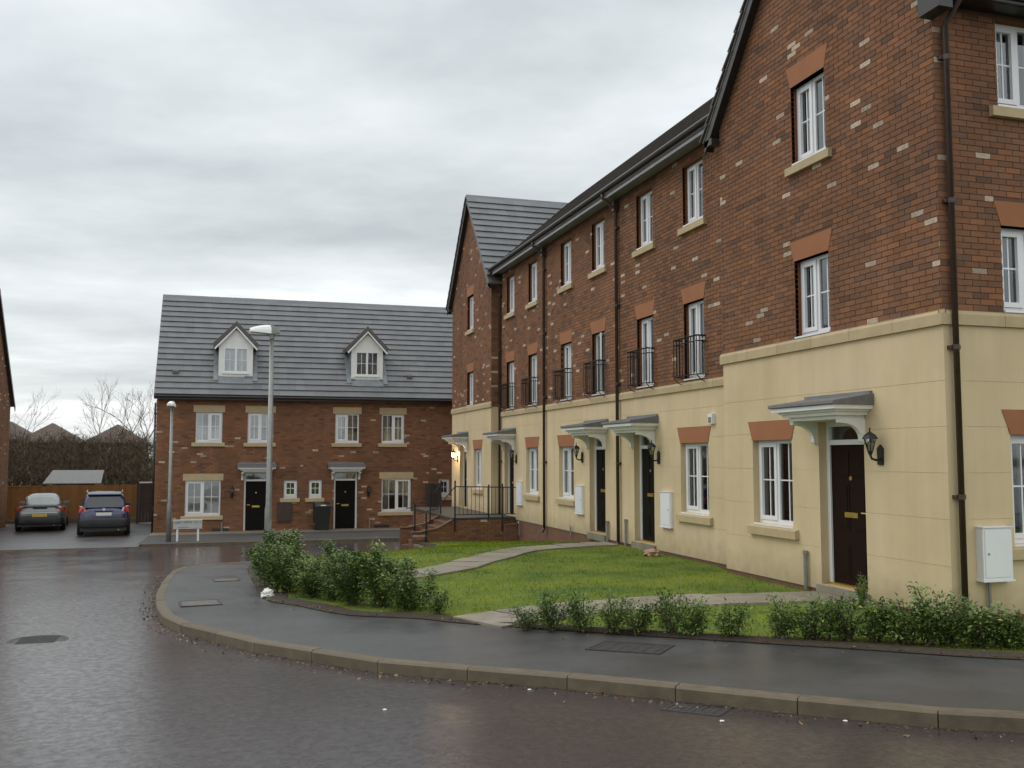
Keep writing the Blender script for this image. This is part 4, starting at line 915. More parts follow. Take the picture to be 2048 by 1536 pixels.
def dormer(dc, h):
    y0 = 38.18; F = Fr((0, y0, 0), (1, 0, 0), (0, -1, 0)); a, b, z0, ze, za = dc - .635, dc + .635, 4.62, 5.90, 6.52
    wh = (dc - .46, dc + .46, 4.83, 5.80)
    mb, d = wall_core(F, a, b, z0, ze, [wh], 'dormer', ['white_paint'], h, th=.12)
    yb = lambda z: HE_Y + (z - HE_Z) / slp
    g = MB(); r0 = [F.P(a, ze, -.12), F.P(b, ze, -.12), F.P(dc, za, -.12)]; g.prism(r0, [p + F.n * .12 for p in r0]); g.build('dormer_gable', 'white_paint', d)
    g = MB()
    for x in (a, b):
        s = -1 if x == a else 1; tri = [(x, y0 + .02, z0), (x, y0 + .02, ze), (x, yb(ze) + .1, ze + .02), (x, yb(z0) + .1, z0)]; g.prism(tri, [(x - s * .06, y, z) for _, y, z in tri])
    g.build('dormer_cheek', 'lead', d)
    g = MB()
    for x, s in ((a, -1), (b, 1)):
        q = [(x + s * .0, yb(z0) - .22, z0 - .2 * slp * .9 + .07), (x + s * .18, yb(z0) - .22, z0 - .2 * slp * .9 + .07), (x + s * .18, yb(ze), ze + .07), (x, yb(ze), ze + .07)]; g.prism(q, [(p[0], p[1], p[2] + .02) for p in q])
    q = [(a, yb(z0) - .30, z0 - .30 * slp + .09), (b, yb(z0) - .30, z0 - .30 * slp + .09), (b, y0 - .004, z0 + .03), (a, y0 - .004, z0 + .03)]; g.prism(q, [(p[0], p[1], p[2] + .02) for p in q]); g.build('flashing', 'lead', d)
    ov = .17
    for s in (-1, 1):
        r = MB(); e0 = Vector((dc + s * (.635 + ov), y0 - .13, ze - ov * .98 + .05)); r0 = Vector((dc, y0 - .13, za + .12)); ln = Vector((0, 1.9, 0))
        q = [e0, r0, r0 + ln, e0 + Vector((0, 1.3, 0))]; r.prism(q, [p + Vector((s * .05, 0, .15)) if k_ in (0, 3) else p + Vector((0, 0, .17)) for k_, p in enumerate(q)]); rf = r.build('dormer_roof', 'dark_tile', d)
        bb = MB(); q = [e0 + Vector((0, -.02, -.03)), r0 + Vector((0, -.02, -.03)), r0 + Vector((0, -.02, -.1)), e0 + Vector((s * -.03, -.02, -.1))]; bb.prism(q, [p + Vector((0, .03, 0)) for p in q]); bb.build('bargeboard', 'white_paint', d)
    um = (wh[0] + wh[1]) / 2; f = .055; mm = MB()
    for (p, q_, r_, t_) in ((wh[0], wh[0] + f, wh[2], wh[3]), (wh[1] - f, wh[1], wh[2], wh[3]), (wh[0] + f, wh[1] - f, wh[3] - f, wh[3]), (wh[0] + f, wh[1] - f, wh[2], wh[2] + f), (um - .04, um + .04, wh[2] + f, wh[3] - f)): mm.fbox(F, p, q_, r_, t_, -.07, .012)
    mm.fbox(F, wh[0] - .05, wh[1] + .05, wh[2] - .06, wh[2] - .002, -.02, .05); mm.build('window_frame', 'white_upvc', d)
    for p, q_ in ((wh[0] + f, um - .04), (um + .04, wh[1] - f)):
        pn = MB(); pn.fbox(F, p, q_, wh[2] + f, wh[3] - f, -.05, -.04); pn.build('pane', 'glass', d)
        gb = MB(); gm = (p + q_) / 2; zm = (wh[2] + wh[3]) / 2; gb.fbox(F, gm - .01, gm + .01, wh[2] + f, wh[3] - f, -.055, -.03); gb.fbox(F, p, q_, zm - .01, zm + .01, -.056, -.031); gb.build('glazing_bars', 'white_upvc', d)
    curtain(F, wh[0], wh[1], wh[2], wh[3], -.2, 'curtain_white', d, int(dc * 10))
h1 = brick_house('left brick house of the facing row, curtains drawn, behind the street sign', -2.37, 3.03, [(-.97, -.01), (.92, 1.87)], (-1.29, -.02, -.6, .69), (.83, 1.73, -1.27, 1.0), [(2.31, 2.81)], [.435], [(2.08, 2.6)], .4, 61, vents=[(-1.75, 4.75)])
h2 = brick_house('right brick house of the facing row, wheelie bin beside its black door', 3.03, 8.0, [(4.24, 5.17), (6.07, 6.98)], (6.09, 7.27, -.56, .71), (4.22, 5.13, -1.27, 1.0), [(3.26, 3.75)], [5.50], [(3.42, 3.94)], 5.57, 62, vents=[(7.25, 4.78)])
h3 = brick_house('brick house mostly hidden behind the far terrace gable', 8.0, 13.4, [(9.3, 10.2), (11.2, 12.1)], None, None, [(8.4, 8.86)], [], [], None, 63, vis=False)
downpipe(Fr((-2.37, 0, 0), (0, 1, 0), (-1, 0, 0)), YH + .06, 3.6, -1.4, h1, off=.05, matn='black_plastic', hopper=False)
service_pipe(FH, .05, -1.4, -.95, h1); service_pipe(FH, 5.62, -1.4, -.85, h2)
for hh, a in ((h1, -.3), (h2, 5.8)): c = MB(); c.fbox(FH, a, a + .6, -1.26, -1.1, 0.012, .05); c.build('air_grille', 'black_plastic', hh)

# left neighbour: only its gable end reaches into the picture
hl_ = thing('brick_house', 'brick house cut off by the left picture edge, only its gable end showing', 'house', (-12, 41.4, -1.35), 'brick houses across the road end')
LX = -8.62; b = MB(); b.box(-16.5, LX, 37.9, 44.75, -1.5, 3.95); b.prism([(LX, 37.9, 3.95), (LX, 44.75, 3.95), (LX, 41.3, 8.0)], [(-16.5, 37.9, 3.95), (-16.5, 44.75, 3.95), (-16.5, 41.3, 8.0)]); gw_ = b.build('wall', 'mortar', hl_)
FLX = Fr((LX, 0, 0), (0, 1, 0), (1, 0, 0)); brickwork(FLX, 37.9, 44.75, -1.4, 7.9, [], gw_, 66, 0, lim=lambda v: (37.9, 44.75) if v < 3.95 else (37.9 + (v - 3.95) / 1.19, 44.75 - (v - 3.95) / 1.19), cream=.022)
ro = MB()
for ye in (37.58, 45.05):
    q = [Vector((-16.6, ye, 3.7)), Vector((LX + .12, ye, 3.7)), Vector((LX + .12, 41.3, 8.15)), Vector((-16.6, 41.3, 8.15))]; ro.prism(q, [p + Vector((0, 0, .1)) for p in q])
rl = ro.build('roof', 'dark_tile', hl_)
for ye in (37.6, 45.03):
    q = [Vector((LX + .121, ye, 3.72)), Vector((LX + .121, 41.3, 8.17)), Vector((LX + .121, 41.3, 7.95)), Vector((LX + .121, ye, 3.5))]; b = MB(); b.prism(q, [p + Vector((.03, 0, 0)) for p in q]); b.build('bargeboard', 'brown_plastic', rl)

# ------------------------------------------------------------------ fence, gate, shed
FY = 46.3; fz = -1.33
fe = thing('timber_fence', 'orange brown close-board timber fence behind the two parked cars', 'fence', (-6, FY, fz))
x = -8.95; k = 0
while x < -3.5:
    b = MB(); j = rnd.uniform(-.012, .012); b.box(x, x + .118, FY - .012 + (k % 2) * .016, FY + .006 + (k % 2) * .016, fz + .16, fz + 1.66 + j - (.06 if x < -7.4 else 0)); b.build('board', 'fence_wood', fe); x += .113; k += 1
b = MB(); b.box(-8.95, -3.45, FY - .02, FY + .01, fz, fz + .155); b.build('gravel_board', 'concrete_cover', fe)
for px_ in (-8.95, -7.2, -5.35, -3.5): b = MB(); b.box(px_ - .05, px_ + .05, FY + .03, FY + .13, fz, fz + 1.7); b.build('fence_post', 'fence_wood', fe)
for zz in (.4, 1.4): b = MB(); b.box(-8.95, -3.45, FY + .025, FY + .06, fz + zz, fz + zz + .08); b.build('rail', 'fence_wood', fe)
b = MB(); b.box(-8.95, -7.5, FY - .03, FY + .03, fz + 1.6, fz + 1.64); b.build('capping', 'fence_wood', fe)
ga = thing('side_gate', 'dark timber gate beside the left brick house', 'gate', (-2.9, 44.9, fz))
for k in range(8): b = MB(); b.box(-3.42 + k * .13, -3.42 + k * .13 + .124, 44.86, 44.885, fz + .05, fz + 1.75); b.build('board', 'dark_wood', ga)
b = MB(); b.box(-3.48, -2.4, 44.84, 44.9, fz + 1.76, fz + 1.82); b.build('capping', 'white_paint', ga)
b = MB(); b.box(-3.52, -3.43, 44.83, 44.93, fz, fz + 1.82); b.build('gate_post', 'dark_wood', ga)
b = MB(); b.box(-3.5, -3.45, 44.93, FY, fz, fz + 1.6); b.build('side_panel', 'dark_wood', ga)
sh = thing('garden_shed', 'grey felt roofed garden shed showing over the fence', 'shed', (-6.4, 49, fz))
b = MB(); b.box(-7.45, -5.45, 47.9, 49.6, fz, .42); b.build('shed_wall', 'dark_wood', sh)
b = MB(); q = [Vector((-7.75, 47.75, .34)), Vector((-5.3, 47.75, .34)), Vector((-5.3, 48.75, .92)), Vector((-7.5, 48.75, .92))]; b.prism(q, [p + Vector((0, 0, .04)) for p in q]); q = [Vector((-7.5, 48.75, .92)), Vector((-5.3, 48.75, .92)), Vector((-5.3, 49.75, .34)), Vector((-7.75, 49.75, .34))]; b.prism(q, [p + Vector((0, 0, .04)) for p in q]); b.build('shed_roof', 'felt', sh)

# ------------------------------------------------------------------ far houses, bare trees, thicket
def far_house(px, half, zapex, zeave, y, label):
    h = thing('distant_house', label, 'house', (px, y, -1.4), 'distant houses behind the thicket')
    b = MB(); b.box(px - half + .4, px + half - .4, y, y + 9, -1.4, zeave); b.build('wall', 'far_brick', h)
    r = MB(); e = zeave - .1; q = [(px - half, y - .4, e), (px + half, y - .4, e), (px + half, y + 9.4, e), (px - half, y + 9.4, e)]; a0, a1 = (px, y + 3.4, zapex), (px, y + 5.6, zapex)
    i = len(r.v); r.v += q + [a0, a1]; r.f += [(0, 1, 4), (1, 2, 5, 4), (2, 3, 5), (3, 0, 4, 5), (3, 2, 1, 0)]; r.m += [0] * 5; rf = r.build('roof', 'far_roof', h)
    c = MB(); c.box(px - half + .2, px + half - .2, y - .45, y - .38, e - .1, e + .08); c.build('gutter', 'far_brick', h)
far_house(-23.3, 4.3, 6.35, 3.6, 146, 'distant brown roofed house, left of the two behind the thicket')
far_house(-14.6, 4.3, 6.25, 3.6, 146, 'distant brown roofed house nearer to the brick row')
far_house(-31.5, 4.4, 7.0, 4.2, 160, 'distant house peeping out beside the left gable')
def bare_tree(name, x, y, h, seed, label, matn='twig_hazed', spread=.5):
    rg = random.Random(seed); t = thing(name, label, 'tree', (x, y, -1.4), 'bare winter trees'); tr = MB(); cr = MB()
    def br(p, d, ln, r, lv, mb):
        pts = [p]; rs = [r]; n = 3
        for k in range(n):
            d = (d + Vector((rg.gauss(0, .12), rg.gauss(0, .12), rg.gauss(.06, .06)))).normalized(); p = p + d * ln / n; pts.append(p); rs.append(r * (1 - .5 * (k + 1) / n))
        mb.tube(pts, rs, 5 if lv < 2 else 3, cap=False)
        if lv >= 5: return
        nk = 3 if lv < 4 else 4
        for k in range(nk):
            o = d.orthogonal().normalized(); o.rotate(Matrix.Rotation(rg.uniform(0, 6.28), 3, d)); nd = (d + o * rg.uniform(spread * .6, spread * 1.5)).normalized()
            br(pts[rg.choice((2, 3, 3))] if lv else pts[3], nd, ln * rg.uniform(.62, .85), r * .55, lv + 1, cr)
    br(Vector((x, y, -1.4)), Vector((0, 0, 1)), h * .33, h * .013, 0, tr)
    tr.build('trunk', matn, t, smooth=True, recalc=False); cr.build('crown', matn, t, recalc=False)
bare_tree('bare_tree', -15.6, 92, 9.0, 5, 'small haze-paled bare tree near the left gable', spread=.45)
bare_tree('bare_tree', -10.3, 88, 9.0, 8, 'bare tree standing between the two distant roofs', spread=.42)
bare_tree('bare_tree', -4.75, 68, 8.6, 13, 'bushy bare tree just beside the brick house corner', 'twig_far', spread=.5)
th = MB(); rg = random.Random(3)
for k in range(36000):
    y = 54 + rg.random() * 10; x = -15 + rg.random() * 13; top = 1.75 + .8 * mnoise.noise(Vector((x * .45, 1, 0))) + .8 * mnoise.noise(Vector((x * 1.7, 5, 0)))
    top += .7 * mnoise.noise(Vector((x * .8, y * .6, 9))); z = -1.4 + (top + 2.2) * rg.random() ** .85; d = Vector((rg.gauss(0, .5), rg.gauss(0, .5), rg.uniform(.2, 1))).normalized() * rg.uniform(.2, .55); p = Vector((x, y, z)); s = d.cross(Vector((rg.gauss(0, 1), rg.gauss(0, 1), rg.gauss(0, 1)))).normalized() * (rg.uniform(.015, .04) if z < .4 else rg.uniform(.006, .02))
    i = len(th.v); th.v += [tuple(p - s), tuple(p + s), tuple(p + d)]; th.f.append((i, i + 1, i + 2)); th.m.append(0)
o = th.build('thicket', 'thicket', recalc=False); tag(o, 'dense brown winter thicket behind the timber fence', 'thicket', kind='stuff')

# ------------------------------------------------------------------ shrubs
def shrub_mesh(seed, n, rx, h):
    rg = random.Random(seed); lf = MB(); stm = MB(); clumps = []
    for k in range(11):
        a = rg.uniform(0, 6.28); r = rx * math.sqrt(rg.random()) * .72; hh = h * rg.uniform(.5, 1.0) * (1 - .35 * (r / rx) ** 2)
        tip = Vector((r * math.cos(a) * 1.1, r * math.sin(a) * 1.1, hh)); base = Vector((rg.gauss(0, .05), rg.gauss(0, .05), 0)); mid = base.lerp(tip, .5) + Vector((r * math.cos(a), r * math.sin(a), 0)) * .15
        stm.tube([base, mid, tip], [.012, .008, .003], 4, cap=False); clumps.append((base, mid, tip))
    for k in range(n):
        b, m_, t = rg.choice(clumps); f = rg.random() ** .6; p = (b.lerp(m_, f * 2) if f < .5 else m_.lerp(t, f * 2 - 1)) + Vector((rg.gauss(0, .07), rg.gauss(0, .07), rg.gauss(0, .05))) * (1.25 - f * .6)
        if p.z < .03: p.z = .03 + rg.random() * .08
        out_ = Vector((p.x, p.y, 0)); out_ = out_.normalized() if out_.length > .01 else Vector((1, 0, 0))
        d = (out_ * rg.uniform(.3, 1) + Vector((rg.gauss(0, .45), rg.gauss(0, .45), rg.uniform(-.1, .9)))).normalized(); ln = rg.uniform(.034, .068); wd = ln * rg.uniform(.2, .28)
        s = d.cross(Vector((0, 0, 1))); s = s.normalized() if s.length > .05 else Vector((1, 0, 0)); nn = s.cross(d).normalized()
        s = (s + nn * rg.gauss(0, .45)).normalized() * wd; fold = nn * wd * .35; i = len(lf.v); mi = 1 if rg.random() < .025 else 0
        lf.v += [tuple(p), tuple(p + d * ln * .45 + s + fold), tuple(p + d * ln - nn * ln * .15), tuple(p + d * ln * .45 - s + fold), tuple(p + d * ln * .5)]
        lf.f += [(i, i + 1, i + 4), (i + 1, i + 2, i + 4), (i + 2, i + 3, i + 4), (i + 3, i, i + 4)]; lf.m += [mi] * 4
    return lf.mesh('foliage', ['leaf', 'leaf_yellow'], recalc=False), stm.mesh('stem', 'twig', recalc=False)
protos = [shrub_mesh(100 + k, 1050, .30, .5) for k in range(5)]; bigs = [shrub_mesh(200 + k, 4600, .52, .9) for k in range(4)]
def shrub(x, y, sc, label, group, big, k, sz=1.0):
    t = thing('evergreen_shrub', label, 'shrub', (x, y, zl(x, y, zg(y) + .12) + .002), group)
    lf, stm = (bigs if big else protos)[k % (4 if big else 5)]; a = rnd.uniform(0, 6.28)
    for nm, me in (('foliage', lf), ('stem', stm)):
        o = bpy.data.objects.new(nm, me); COL.objects.link(o); o.parent = t
    t.rotation_euler = (0, 0, a); t.scale = (sc, sc, sc * sz)
GL, GM, GR = 'tall shrubs at the street lamp', 'shrubs at the curve of the pavement', 'low hedge shrubs along the pavement'
for k, (x, y, s, z_, lb) in enumerate([(.93, 14.7, 1.02, .88, 'rounded evergreen shrub just behind the white litter bag'), (.82, 15.8, 1.1, .98, 'tallest evergreen shrub, in front of the big lamp post foot'), (.95, 16.9, 1.05, 1.0, 'evergreen shrub at the far pavement end before the lamp post'), (1.55, 15.0, .9, .9, 'evergreen shrub between tall lamp post clump and lawn'), (1.28, 13.85, .85, .78, 'smaller evergreen shrub at the right side of the lamp post clump')]): shrub(x, y, s, lb, GL, True, k, z_)
for k, (x, y, s, z_, lb) in enumerate([(1.7, 12.75, .95, .95, 'evergreen shrub on the left of the middle clump'), (2.0, 12.3, 1.02, .98, 'largest evergreen shrub in the middle clump before the lawn'), (2.25, 11.85, .85, .85, 'evergreen shrub on the right of the middle clump'), (1.5, 13.35, .75, .8, 'low evergreen shrub linking the two tall clumps')]): shrub(x, y, s, lb, GM, True, k + 1, z_)
shrub(2.5, 11.35, .62, 'single small evergreen shrub left of the slab path start', GM, False, 2, 1.1)
HEDGE = [(3.14, 9.84, .31), (3.36, 9.68, .36), (3.66, 9.47, .34), (3.91, 9.28, .36), (4.12, 9.13, .33), (4.41, 8.93, .42), (4.59, 8.8, .38), (4.89, 8.58, .38), (5.27, 8.3, .4), (5.52, 8.13, .43), (5.76, 7.96, .47), (5.98, 7.8, .5), (6.2, 7.64, .42), (6.37, 7.52, .56), (6.51, 7.41, .5), (6.7, 7.28, .4), (6.85, 7.17, .43), (7.0, 7.07, .4)]
ORD = ['first', 'second', 'third', 'fourth', 'fifth', 'sixth', 'seventh', 'eighth', 'ninth', 'tenth', 'eleventh', 'twelfth', 'thirteenth', 'fourteenth', 'fifteenth', 'sixteenth', 'seventeenth', 'eighteenth']
for k, (x, y, hh) in enumerate(HEDGE): shrub(x, y, .62 + .16 * rnd.random() + (.22 if k > 8 else 0), 'low evergreen hedge shrub, %s from the slab path along the pavement' % ORD[k], GR, False, k, hh / .36 * (1.05 if k < 9 else .76) * (.88 + .3 * rnd.random()))
t_ = thing('weed_tuft', 'small leafy weed growing at the near house wall by the door', 'weed', (7.7, 10.3, zl(7.7, 10.3)))
for nm, me in zip(('foliage', 'stem'), protos[3]): o = bpy.data.objects.new(nm, me); COL.objects.link(o); o.parent = t_
t_.scale = (.35, .35, .9)

# grass blades standing on the lawn
gb = MB(); rg = random.Random(9)
def on_path(x, y): return any((Vector((x, y, 0)) - p).length < .45 for p in PATHS)
PATHS = catmull([(2.75, 10.45, 0), (3.9, 10.92, 0), (5.2, 11.15, 0), (6.6, 11.25, 0), (8.0, 11.3, 0)], .2) + catmull([(1.6, 14.7, 0), (3.1, 15.75, 0), (4.2, 16.8, 0), (5.7, 18.75, 0), (7.0, 19.5, 0), (8.25, 19.6, 0)], .2)
cells = [i for i in range(len(IS) - 1) if IS[i].x < 12]
wts = [(IS[i] - IS[i + 1]).length * (WS[i] - IS[i]).length + .05 for i in cells]
for i in rg.choices(cells, wts, k=52000):
    Ln = (WS[i] - IS[i]).length; t = rg.uniform(min(.9, .42 / max(.5, Ln)), 1); a, b = lawn_pt(i, t), lawn_pt(i + 1, t); p = a.lerp(b, rg.random())
    if on_path(p.x, p.y): continue
    hh = rg.uniform(.015, .05); an = rg.uniform(0, 6.28); s = Vector((math.cos(an), math.sin(an), 0)) * rg.uniform(.003, .006); d = Vector((rg.gauss(0, .018), rg.gauss(0, .018), hh)); j = len(gb.v)
    gb.v += [tuple(p - s), tuple(p + s), tuple(p + d)]; gb.f.append((j, j + 1, j + 2)); gb.m.append(0)
o = gb.build('grass', 'blade', recalc=False); tag(o, 'short green lawn grass in the front gardens', 'grass', kind='stuff')

# wet leaves and grit washed against the kerb, under the shrubs and over the lawn edge
ll = MB(); rg = random.Random(17)
def flake(x, y, z, sz, mi):
    a = rg.uniform(0, 6.28); u = Vector((math.cos(a), math.sin(a), rg.gauss(0, .25))) * sz; w = Vector((-math.sin(a), math.cos(a), rg.gauss(0, .25))) * sz * rg.uniform(.45, .8); p = Vector((x, y, z)); i = len(ll.v)
    ll.v += [tuple(p - u), tuple(p + w), tuple(p + u), tuple(p - w)]; ll.f.append((i, i + 1, i + 2, i + 3)); ll.m.append(mi)
kf = [k for k in range(len(kfine) - 1) if kfine[k].x < 7 and kfine[k].y < 22]
kn = normal_off(kfine, -1)
for q in range(2600):
    k = rg.choice(kf); d = abs(rg.gauss(0, .13)) + .01; o_ = (kn[k] - kfine[k]); p = kfine[k].lerp(kfine[k + 1], rg.random()) + o_ * d
    bend = 11 < p.y < 17
    if not bend and rg.random() < .45: continue
    flake(p.x, p.y, zg(p.y) + .006, rg.uniform(.004, .016) if rg.random() < .8 else rg.uniform(.015, .026), rg.choice((0, 0, 1, 2)))
ci = [i for i in range(len(IS)) if IS[i].x < 9]
for q in range(1900):
    i = rg.choice(ci); Ln = (WS[i] - IS[i]).length; t = min(.95, abs(rg.gauss(.18, .22)) / Ln); p = lawn_pt(i, t); p = p + Vector((rg.gauss(0, .05), rg.gauss(0, .05), 0)); flake(p.x, p.y, p.z + .02, rg.uniform(.008, .022), rg.choice((0, 1, 1, 2)))
for q in range(260):
    i = rg.choice(ci); p = IS[i] + (IS[i] - WS[i]).normalized() * abs(rg.gauss(0, .25)); flake(p.x, p.y, zg(p.y) + KH + .014, rg.uniform(.006, .018), rg.choice((0, 1, 2)))
for q in range(220):
    i = rg.choice(ci); p = lawn_pt(i, rg.uniform(.1, .98)); flake(p.x, p.y, p.z + .035, rg.uniform(.01, .024), rg.choice((0, 1, 2)))
o = ll.build('leaf_litter', ['litter_red', 'litter_brown', 'litter_tan'], recalc=False); tag(o, 'wet fallen leaves and grit along kerb and planting bed', 'leaf litter', kind='stuff')

# ------------------------------------------------------------------ street lamps, sign, bin, litter
def lamp_post(loc, label, rz, hgt):
    x, y, z = 0, 0, 0; t = thing('street_lamp', label, 'street lamp', (0, 0, 0), 'street lamps')
    b = MB(); b.tube([(0, 0, -.1), (0, 0, 1.15), (0, 0, 1.25), (0, 0, hgt)], [.082, .078, .062, .042], 12); pole = b.build('pole', 'galv', t, smooth=True)
    b = MB(); b.box(-.05, .05, -.086, -.074, .45, .95); b.build('access_door', 'galv', pole)
    b = MB(); b.tube([(0, 0, hgt - .12), (0, 0, hgt + .02)], .055, 10); b.prism([(.16, -.075, hgt), (-.02, -.085, hgt - .02), (-.02, .085, hgt - .02), (.16, .075, hgt)], [(.15, -.05, hgt + .13), (-.04, -.08, hgt + .18), (-.04, .08, hgt + .18), (.15, .05, hgt + .13)]); b.build('lamp_housing', 'galv', t)
    b = MB(); secs = []
    for k in range(6):
        f = k / 5; xx = -.03 - f * .42; wv = .135 * (1 - .35 * f * f); ht = .19 * math.cos(f * 1.15) ; ring = []
        for q in range(9):
            a = math.pi * q / 8; ring.append((xx, wv * math.cos(a), hgt - .015 + .03 * f + ht * math.sin(a)))
        secs.append(ring)
    n = 9
    for r in secs: b.v += r
    for k in range(5):
        for q in range(n - 1): a = k * n + q; b.f.append((a, a + 1, a + n + 1, a + n)); b.m.append(0)
        a = k * n; b.f.append((a, a + n, a + 2 * n - 1, a + n - 1)); b.m.append(0)
    b.f.append(tuple(range(n))); b.m.append(0); b.f.append(tuple(range(5 * n, 6 * n))); b.m.append(0)
    b.build('lamp_head', 'lamp_white', t, smooth=False)
    t.location = loc; t.rotation_euler = (0, 0, rz); return t
lamp_post((.95, 20.5, zl(.95, 20.5, -.64) - .02), 'tall grey street lamp rising from the shrubs at the pavement corner', R(6), 4.82)
lamp_post((-1.57, 32.5, zg(32.5) + .085), 'smaller looking grey street lamp beside the street name sign', R(82), 4.3)
sg = thing('street_sign', 'white street name plate on two short posts before the left brick house', 'sign', (-1.0, 32.45, zg(32.5) + .085)); zs_ = zg(32.45) + .085
b = MB(); b.box(-1.44, -.56, 32.42, 32.435, -.70, -.43); pl = b.build('name_plate', 'sign_white', sg)
b = MB(); rg = random.Random(4); x = -1.39
while x < -.62:
    w_ = rg.uniform(.010, .018)
    if rg.random() < .9: b.box(x, x + w_, 32.412, 32.419, -.53, -.46)
    if rg.random() < .6: z_ = rg.choice((-.53, -.498, -.474)); b.box(x + w_, x + .034, 32.413, 32.4185, z_, z_ + .013)
    x += .046 if rg.random() < .85 else .085
x = -1.28
while x < -.95: b.box(x, x + .03, 32.412, 32.419, -.665, -.645); x += .05
b.build('lettering', 'sign_ink', pl)
b = MB(); b.box(-1.455, -.545, 32.436, 32.45, -.715, -.70); b.box(-1.455, -.545, 32.436, 32.45, -.43, -.415); b.build('edge_rail', 'white_paint', pl)
for x in (-1.31, -.68): b = MB(); b.box(x - .03, x + .03, 32.45, 32.51, zs_ - .1, -.45); b.build('sign_post', 'white_paint', sg)
bn = thing('wheelie_bin', 'black wheelie bin with pale lid mark by the right brick house door', 'bin', (3.72, 37.25, -1.25)); bz = -1.255
b = MB(); b.prism([(3.5, 37.0, bz + .06), (3.94, 37.0, bz + .06), (3.94, 37.5, bz + .06), (3.5, 37.5, bz + .06)], [(3.43, 36.9, bz + .96), (4.01, 36.9, bz + .96), (4.01, 37.6, bz + .96), (3.43, 37.6, bz + .96)]); b.build('bin_body', 'bin_plastic', bn)
b = MB(); b.prism([(3.41, 36.87, bz + .962), (4.03, 36.87, bz + .962), (4.03, 37.62, bz + .962), (3.41, 37.62, bz + .962)], [(3.44, 36.92, bz + 1.03), (4.0, 36.92, bz + 1.03), (4.0, 37.6, bz + 1.1), (3.44, 37.6, bz + 1.1)]); ld = b.build('bin_lid', 'bin_plastic', bn)
b = MB(); b.box(3.62, 3.82, 36.862, 36.872, bz + .98, bz + 1.02); b.build('lid_label', 'lamp_white', ld)
b = MB(); b.tube([(3.45, 37.66, bz + .98), (3.99, 37.66, bz + .98)], .018, 6); b.build('bin_handle', 'bin_plastic', bn)
for x in (3.46, 3.92): b = MB(); b.lathe((x, 37.5, bz + .1), [(.1, 0), (.1, .06)], 14, 'x'); b.build('wheel', 'tyre', bn)
# dark screen by the steps
sc = thing('timber_screen', 'dark timber screen standing in front of the right brick house end', 'fence', (8.05, 37.3, -1.2))
for k in range(5): b = MB(); b.box(7.72 + k * .13, 7.72 + k * .13 + .122, 37.25, 37.28, -1.28, .55 - .02 * (k % 2)); b.build('board', 'dark_wood', sc)
b = MB(); b.box(7.68, 8.4, 37.285, 37.33, -.1, -.02); b.box(7.68, 8.4, 37.285, 37.33, -1.26, -1.16); b.build('rail', 'dark_wood', sc)
def blob(name, x, y, z, r, matn, label, cat, seed, flat=.5):
    rg = random.Random(seed); bm_ = bmesh.new(); bmesh.ops.create_icosphere(bm_, subdivisions=3, radius=r)
    for v in bm_.verts:
        k = 1 + .55 * mnoise.noise(v.co * (2.3 / r) + Vector((seed, 0, 0))) + .2 * mnoise.noise(v.co * (6 / r)); v.co = v.co * k; v.co.z *= flat
    lo = min(v.co.z for v in bm_.verts)
    for v in bm_.verts: v.co.z = max(v.co.z, lo * .6) - lo * .6
    me = bpy.data.meshes.new(name); bm_.to_mesh(me); bm_.free(); me.materials.append(M[matn]); o = link(name, me); o.location = (x, y, z); o['label'] = label; o['category'] = cat; return o
blob('litter_bag', .66, 14.15, zg(14.1) + KH + .008, .085, 'litter', 'crumpled white plastic bag on the pavement before the shrubs', 'litter', 2, .75)
blob('rubble_lump', 8.02, 17.1, zl(8.0, 17.1) - .01, .16, 'rubble', 'reddish rubble lump at the wall under the white meter box', 'rubble', 5, .5)
for k, (x, y, lb) in enumerate([(1.19, 7.15, 'white paper scrap on the open road before the kerb curve'), (3.34, 6.02, 'white paper scrap on the road beside the drain grate'), (4.13, 5.74, 'white paper scrap near the kerb, the nearest to camera'), (2.41, 7.46, 'tiny white paper scrap against the kerb face')]): blob('paper_scrap', x, y, zg(y) + .002, .015, 'litter', lb, 'litter', 20 + k, .25)

# ------------------------------------------------------------------ cars, rear ends towards the camera
def loft(secs, n):
    b = MB()
    for s in secs: b.v += s
    for k in range(len(secs) - 1):
        for q in range(n): a = k * n + q; c_ = k * n + (q + 1) % n; b.f.append((a, c_, c_ + n, a + n)); b.m.append(0)
    b.f.append(tuple(range(n - 1, -1, -1))); b.m.append(0); b.f.append(tuple(range((len(secs) - 1) * n, len(secs) * n))); b.m.append(0)
    return b
def section(y, hw, zb, zt, n=20, ex=4.5, tuck=.9):
    o = []
    for q in range(n):
        t = 2 * math.pi * (q + .5) / n; c_, s = math.cos(t), math.sin(t); xx = math.copysign(abs(c_) ** (2 / ex), c_) * hw; zz = (zb + zt) / 2 + math.copysign(abs(s) ** (2 / ex), s) * (zt - zb) / 2
        if s > 0: xx *= 1 - (1 - tuck) * abs(s)
        o.append((xx, y, zz))
    return o
